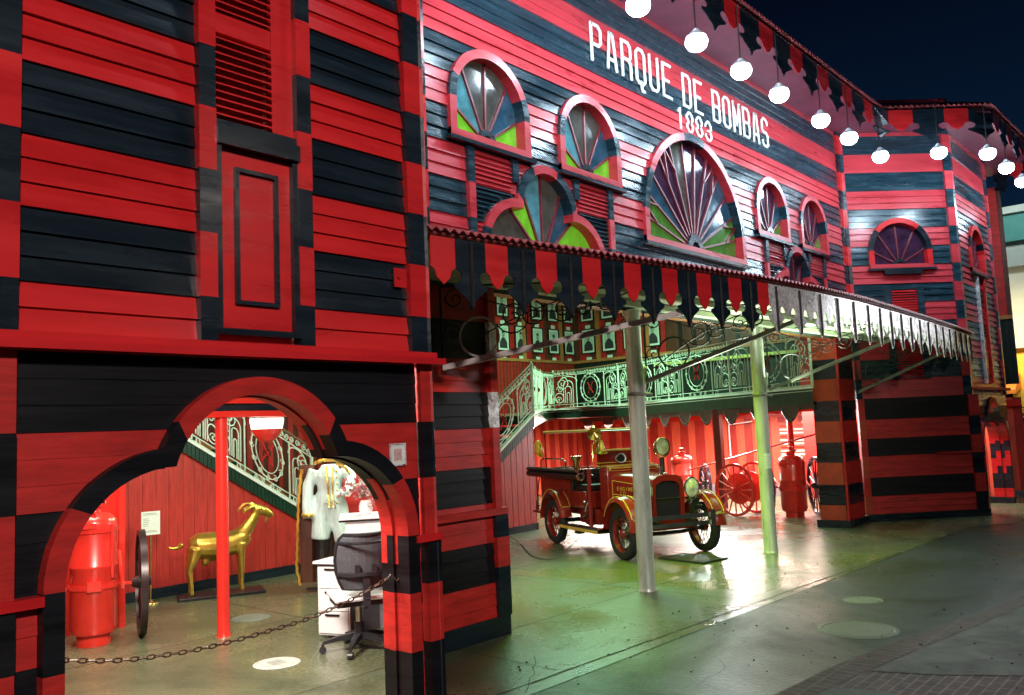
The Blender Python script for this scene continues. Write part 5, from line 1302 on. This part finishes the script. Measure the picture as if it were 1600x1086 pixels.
braid([(-.02,-.17,1.48),(-.01,-.185,1.3),(0,-.17,1.15),(.01,-.19,1.0)]); braid([(.06,-.17,1.48),(.05,-.185,1.3),(.05,-.17,1.15),(.06,-.19,1.0)],.01)
braid([(-.16,-.12,1.52),(-.05,-.16,1.56),(.08,-.15,1.55),(.17,-.1,1.50)],.022)
braid([(-.31,-.12,.93),(-.25,-.15,.91),(-.19,-.12,.92)],.02); braid([(-.32,-.03,1.45),(-.36,-.03,1.1),(-.38,-.03,.7),(-.40,-.02,.3),(-.36,-.02,.1)],.022)
for k_ in range(6): b.ell((.10,-.175+.004*k_,1.42-.075*k_),(.013,.008,.013),8,6,GOLD)
braid([(.10,-.14,1.50),(.2,-.14,1.45),(.25,-.12,1.38)],.018)
b.build('gold_braid',cs,local=True)
b=MB(); b.tube([(-.09,.02,.74),(-.1,.02,.5),(-.11,.0,.30)],[.10,.085,.075],12,TDRK); b.tube([(0,.05,1.5),(0,.05,.05)],.02,6,TDRK)
b.tube([(-.3,.05,.04),(.3,.05,.04)],.018,6,TDRK); b.tube([(0,-.2,.04),(0,.3,.04)],.018,6,TDRK); b.build('stand',cs,local=True)
b=MB(); b.loft([[(-.36,.02,z),(-.22,-.0+.02*sin(z*9),z),(-.18,.06,z),(-.30,.10,z)] for z in (.12,.4,.7,1.0,1.3,1.5)],DWOOD); b.build('cape',cs,local=True)
# backdrop panel & flowers on desk
b=MB(); b.box(-.06,.0,-.5,.5,0,1.5,RED2); o=b.build('display_panel'); o.location=(7.25,8.55,0); o.rotation_euler=(0,0,math.radians(48)); tag(o,'dull red display panel standing behind the white uniform','panel')
# ---------------------------------------------------------------- desk, drawers, chair
dk=thing('drawer_desk','white three drawer pedestal desk beside the black office chair','desk',(4.88,6.71,0),math.radians(-71))
b=MB(); b.box(0,.34,.0,.55,.03,.655,PLW); pd=b.build('pedestal',dk,local=True,bevel=.004)
b=MB(); b.box(.341,.347,.0,.56,.0,.655,GRP); b.box(.347,1.3,.50,.53,.0,.655,GRP); b.build('side_panel',dk,local=True)
b=MB(); b.box(-.03,1.35,-.03,.62,.668,.69,PLW); b.box(-.032,1.352,-.032,.622,.657,.667,TDRK); b.build('desk_top',dk,local=True)
for z0,z1 in ((.05,.24),(.25,.44),(.45,.645)):
    b=MB(); b.box(.012,.328,-.014,-.001,z0,z1,PLW); dw=b.build('drawer',dk,local=True,bevel=.003)
    b=MB(); b.box(.09,.24,-.026,-.0145,z1-.035,z1-.018,TDRK); b.build('handle',dw,local=True)
ct=thing('reception_counter','white counter behind the office chair with a dark edged top','counter',(5.75,6.9,0),math.radians(-40))
b=MB(); b.box(-.3,.5,-.2,.2,0,.98,PLW); b.build('cabinet',ct,local=True,bevel=.004)
b=MB(); b.box(-.36,.55,-.24,.24,1.001,1.03,PLW); b.box(-.362,.552,-.242,.242,.981,1.0,TDRK); b.build('counter_top',ct,local=True)
PNK=mat('dusty_pink_petals',(.42,.13,.13),.6,noise=.4,nscale=30); PAL=mat('pale_petals',(.62,.52,.48),.6,noise=.3,nscale=30)
fl=thing('flower_arrangement','pink and white flower arrangement standing on the white counter','flowers',(5.66,6.95,1.03))
b=MB(); b.lathe([(.05,0),(.07,.05),(.06,.12),(.045,.14)],n=14,m=PLW); b.build('vase',fl,local=True,smooth=True)
b=MB(); rr=random.Random(5)
for k in range(60):
    c=Vector((rr.gauss(0,.10),rr.gauss(0,.08),.26+rr.gauss(0,.09)))
    for j in range(6):
        a=rr.random()*6.28; e=rr.uniform(-.7,.9); d=Vector((cos(a)*cos(e),sin(a)*cos(e),sin(e)))*.036; q=d.orthogonal().normalized()*.02
        b.face([c,c+d*.6+q,c+d,c+d*.6-q],PNK if k%3 else PAL)
b.build('blossoms',fl,local=True)
kt=thing('white_kettle','white rounded jug standing on the counter beside the flowers','jug',(5.86,6.78,1.03))
b=MB(); b.lathe([(.07,0),(.085,.03),(.08,.12),(.05,.17),(.02,.18),(0,.2)],n=18,m=PLW); b.build('body',kt,local=True,smooth=True)
b=MB(); b.tube([(.05,0,.15),(.12,0,.14),(.13,0,.07),(.08,0,.04)],.01,6,PLW); b.build('handle',kt,local=True)
# office chair, local +y = forward
ch=thing('office_chair','black mesh back office chair with a white seat pad on castors','office chair',(4.80,6.02,0),math.radians(-28))
b=MB()
def arcp(z,w,n=9,bow=.10,y=-.20): return [(w*(2*k/(n-1)-1),y-bow*(1-(2*k/(n-1)-1)**2)+.03*0,z) for k in range(n)]
rows=[(.56,.17),(.62,.20),(.70,.225),(.80,.235),(.90,.225),(.97,.20),(1.0,.165)]
for i in range(len(rows)-1):
    P=arcp(*rows[i],y=-.22-.06*(rows[i][0]-.56)); Q=arcp(*rows[i+1],y=-.22-.06*(rows[i+1][0]-.56))
    for k in range(8): b.face([P[k],P[k+1],Q[k+1],Q[k]],MESH); b.face([tuple(Vector(v)+Vector((0,.012,0))) for v in (P[k],Q[k],Q[k+1],P[k+1])],MESH)
bk=b.build('backrest',ch,local=True,smooth=True)
b=MB()
for sgn in (-1,1): b.tube([(sgn*w,-.22-.06*(z-.56),z) for z,w in rows],.014,6,BPL)
b.tube(arcp(1.0,.165,y=-.246),.016,6,BPL); b.tube(arcp(.56,.17),.016,6,BPL); b.tube(arcp(.94,.22,bow=.19,y=-.23),.012,6,BPL); b.tube(arcp(.68,.21,bow=.14,y=-.23),.02,6,BPL)
b.box(-.03,.03,-.37,-.345,.42,.70,BPL); b.box(.05,.09,-.36,-.33,.68,.76,BPL); b.box(-.09,-.05,-.36,-.33,.68,.76,BPL)
b.build('back_frame',ch,local=True,smooth=True)
b=MB(); b.tube([(0,-.36,.5),(0,-.3,.42),(0,-.1,.40)],.025,8,BPL); b.lathe([(.028,.16),(.028,.40)],n=12,m=CHR); b.lathe([(.04,.10),(.04,.24)],n=12,m=BPL); b.build('column',ch,local=True,smooth=True)
b=MB(); b.box(-.24,.24,-.24,.24,.445,.49,PLW); b.build('seat',ch,local=True,bevel=.02)
b=MB(); b.box(-.22,.22,-.2,.2,.40,.443,BPL); b.build('seat_pan',ch,local=True,bevel=.01)
for k in range(5):
    a=2*PI*k/5+.5; d=Vector((cos(a),sin(a),0)); n_=Vector((-d.y,d.x,0))
    b=MB(); b.loft([[tuple(d*r-n_*w+Vector((0,0,z-t))),tuple(d*r+n_*w+Vector((0,0,z-t))),tuple(d*r+n_*w+Vector((0,0,z+t))),tuple(d*r-n_*w+Vector((0,0,z+t)))] for r,w,z,t in ((.03,.03,.13,.025),(.18,.024,.115,.02),(.31,.016,.085,.012))],BPL); lg_=b.build('leg',ch,local=True)
    b=MB(); c=d*.31+Vector((0,0,.03)); b.tube([tuple(c-n_*.022),tuple(c+n_*.022)],.03,12,BPL); b.tube([tuple(c),tuple(c+Vector((0,0,.05)))],.012,6,BPL); b.build('castor',lg_,local=True)
# ---------------------------------------------------------------- chains, notice
def chain(name,P,label,m,pitch=.052,r=.006,w=.016):
    V=[Vector(p) for p in P]; # smooth by Catmull-Rom
    S_=[]
    for i in range(len(V)-1):
        p0=V[max(i-1,0)];p1=V[i];p2=V[i+1];p3=V[min(i+2,len(V)-1)]
        for k in range(8):
            t=k/8; S_.append(.5*((2*p1)+(p2-p0)*t+(2*p0-5*p1+4*p2-p3)*t*t+(-p0+3*p1-3*p2+p3)*t**3))
    S_.append(V[-1]); Q=along(S_,max(4,int(sum((S_[i+1]-S_[i]).length for i in range(len(S_)-1))/pitch)))
    b=MB()
    for i in range(len(Q)-1):
        c=(Q[i]+Q[i+1])/2; t=(Q[i+1]-Q[i]).normalized(); u=Vector((0,0,1)) if i%2 else Vector((t.y,-t.x,0)).normalized(); u=(u-t*u.dot(t)).normalized()
        hl=pitch*.62; b.tube([c+t*(hl*cos(a))+u*(w*sin(a)) for a in [2*PI*k/10 for k in range(10)]],r,5,m,closed=True)
    return tag(b.build(name),label,'chain')
RCH=mat('rusty_chain_iron',(.10,.05,.035),.5,metal=.5,noise=.4,nscale=30)
chain('chain',[(1.44,3.76,.97),(1.7,3.76,.91),(1.92,3.76,.885),(2.14,3.76,.875),(2.44,3.76,.885),(2.71,3.76,.905),(3.0,3.76,.96),(3.21,3.76,1.02)],'rusty link chain hanging across the tower arch',RCH,pitch=.036,r=.0035,w=.009)
b=MB(); b.tube([(3.19,3.74,1.02),(3.205,3.74,1.04),(3.225,3.73,1.02),(3.235,3.72,1.0),(3.25,3.70,1.03)],.005,6,RCH); tag(b.build('chain_hook'),'small bent iron hook holding the chain on the right arch jamb','hook')
chain('chain',[(11.15,10.05,.10),(10.6,9.2,.015),(9.6,8.1,.012),(9.5,7.6,.03),(9.9,7.5,.25)],'thin dark chain lying on the floor between the stair wall and the fire engine',BIRON,pitch=.04,r=.003,w=.008)
nt_=thing('wall_notice','small white framed notice fixed on the red tower wall right of the arch','notice',LT(3.215,1.63,.006))
NT=lambda u,v,w:LT(3.165+u,1.635+v,w+.008)
b=MB()
for q in ((0,.115,0,.008),(0,.115,.117,.125),(0,.008,.008,.117),(.107,.115,.008,.117)): b.box(*q,0,.010,SILVLIT,NT)
b.build('frame',nt_); b=MB(); b.box(.008,.107,.008,.117,0,.005,WHT,NT); b.box(.03,.085,.03,.095,.005,.006,mat('faded_pink_print',(.62,.38,.38),.6,noise=.3,nscale=60),NT); b.build('card',nt_)
# ---------------------------------------------------------------- background street
TEALP=mat('teal_render',(.10,.36,.33),.7,noise=.15,nscale=1.5); CREAM=mat('pale_render',(.62,.66,.62),.7,noise=.12,nscale=1.2)
YELW=mat('yellow_render',(.85,.58,.08),.6,noise=.1,nscale=1.5); GLZ=mat('dark_window_glass',(.01,.03,.03),.1,spec=.8); TILE=mat('orange_awning',(.62,.20,.04),.6,noise=.2,nscale=6)
ob=thing('corner_building','pale green and yellow two storey building lit beyond the right tower','building',(36,4,0))
OT=plane_T((36,22),-PI/2)   # faces -x ; u runs toward -y
b=MB(); b.box(0,34,0,4.0,-8,0,YELW,OT); b.box(0,34,4.0,8.2,-8,0,CREAM,OT); b.build('wall',ob)
b=MB(); b.box(-.3,34.3,4.0,4.35,0,.35,CREAM,OT); b.box(-.3,34.3,7.0,7.9,0,.25,CREAM,OT); b.box(-.3,34.3,7.9,8.9,-.2,.5,TEALP,OT); b.box(-.3,34.3,8.9,9.15,-.2,.7,CREAM,OT); b.build('cornice',ob)
for k in range(11):
    u=1.2+3.0*k
    b=MB(); b.box(u,u+1.7,4.9,6.7,.0,.05,WHT,OT); w_=b.build('window',ob)
    b=MB(); b.box(u+.15,u+1.55,4.95,6.55,.05,.07,GLZ,OT); b.build('pane',w_)
    b=MB(); b.box(u-.2,u+1.9,4.5,4.62,.0,.6,DWOOD,OT)
    for j in range(9): b.box(u-.2+.25*j,u-.17+.25*j,4.62,5.3,.55,.58,TDRK,OT)
    b.box(u-.2,u+1.9,5.28,5.34,.54,.6,TDRK,OT); b.build('balcony',w_)
    b=MB(); b.box(u,u+1.8,0.6,2.5,.0,.05,TDRK,OT); s_=b.build('shop_window',ob)
    b=MB(); b.hexa([OT(u-.3,2.55,0),OT(u+2.1,2.55,0),OT(u+2.1,2.35,1.1),OT(u-.3,2.35,1.1),OT(u-.3,3.1,0),OT(u+2.1,3.1,0),OT(u+2.1,2.5,1.1),OT(u-.3,2.5,1.1)],TILE); b.build('awning',s_)
light('shop_light','AREA',(33.5,5.5,5.2),500,(1,.82,.45),10,.6,target=(36.5,5.5,1.5))
light('shop_light','AREA',(33.0,5.5,9.5),160,(.85,1,.95),10,.6,target=(36.2,5.5,6.5))
FNC=mat('cream_fence_paint',(.60,.58,.42),.5,noise=.1,nscale=4)
fn=thing('picket_fence','cream iron picket fence with rails before the lit yellow shops','fence',(30,4,0))
b=MB()
for k in range(190): y=-6+.115*k; b.box(29.98,30.01,y,y+.03,.35,1.35,FNC)
b.build('pickets',fn)
b=MB(); b.box(29.96,30.03,-6,16,1.22,1.27,FNC); b.box(29.96,30.03,-6,16,.42,.47,FNC); b.build('rail',fn)
b=MB(); b.box(29.8,30.2,-6,16,0,.33,CREAM); b.build('kerb_wall',fn)
HED=mat('hedge_leaves',(.05,.12,.025),.7,noise=.4,nscale=12)
b=MB(); rr=random.Random(3)
b.box(30.75,31.15,-6,16,.1,1.35,mat('hedge_twigs',(.02,.035,.012),.9))
for k in range(9000):
    c=Vector((rr.uniform(30.5,31.4),rr.uniform(-6,16),rr.uniform(.3,1.75)+.12*sin(rr.random()*6))); d=Vector((rr.gauss(0,1),rr.gauss(0,1),rr.gauss(0,1))).normalized()*.09; q=d.orthogonal().normalized()*.05
    b.face([c-d,c+q,c+d,c-q],HED)
tag(b.build('hedge'),'clipped green hedge growing behind the cream picket fence','hedge')
GRS=mat('lawn_grass',(.09,.14,.03),.9,noise=.4,nscale=3); sheet('lawn',[(24.5,-8),(29.6,-8),(29.6,16),(24.5,16)],.008,GRS)
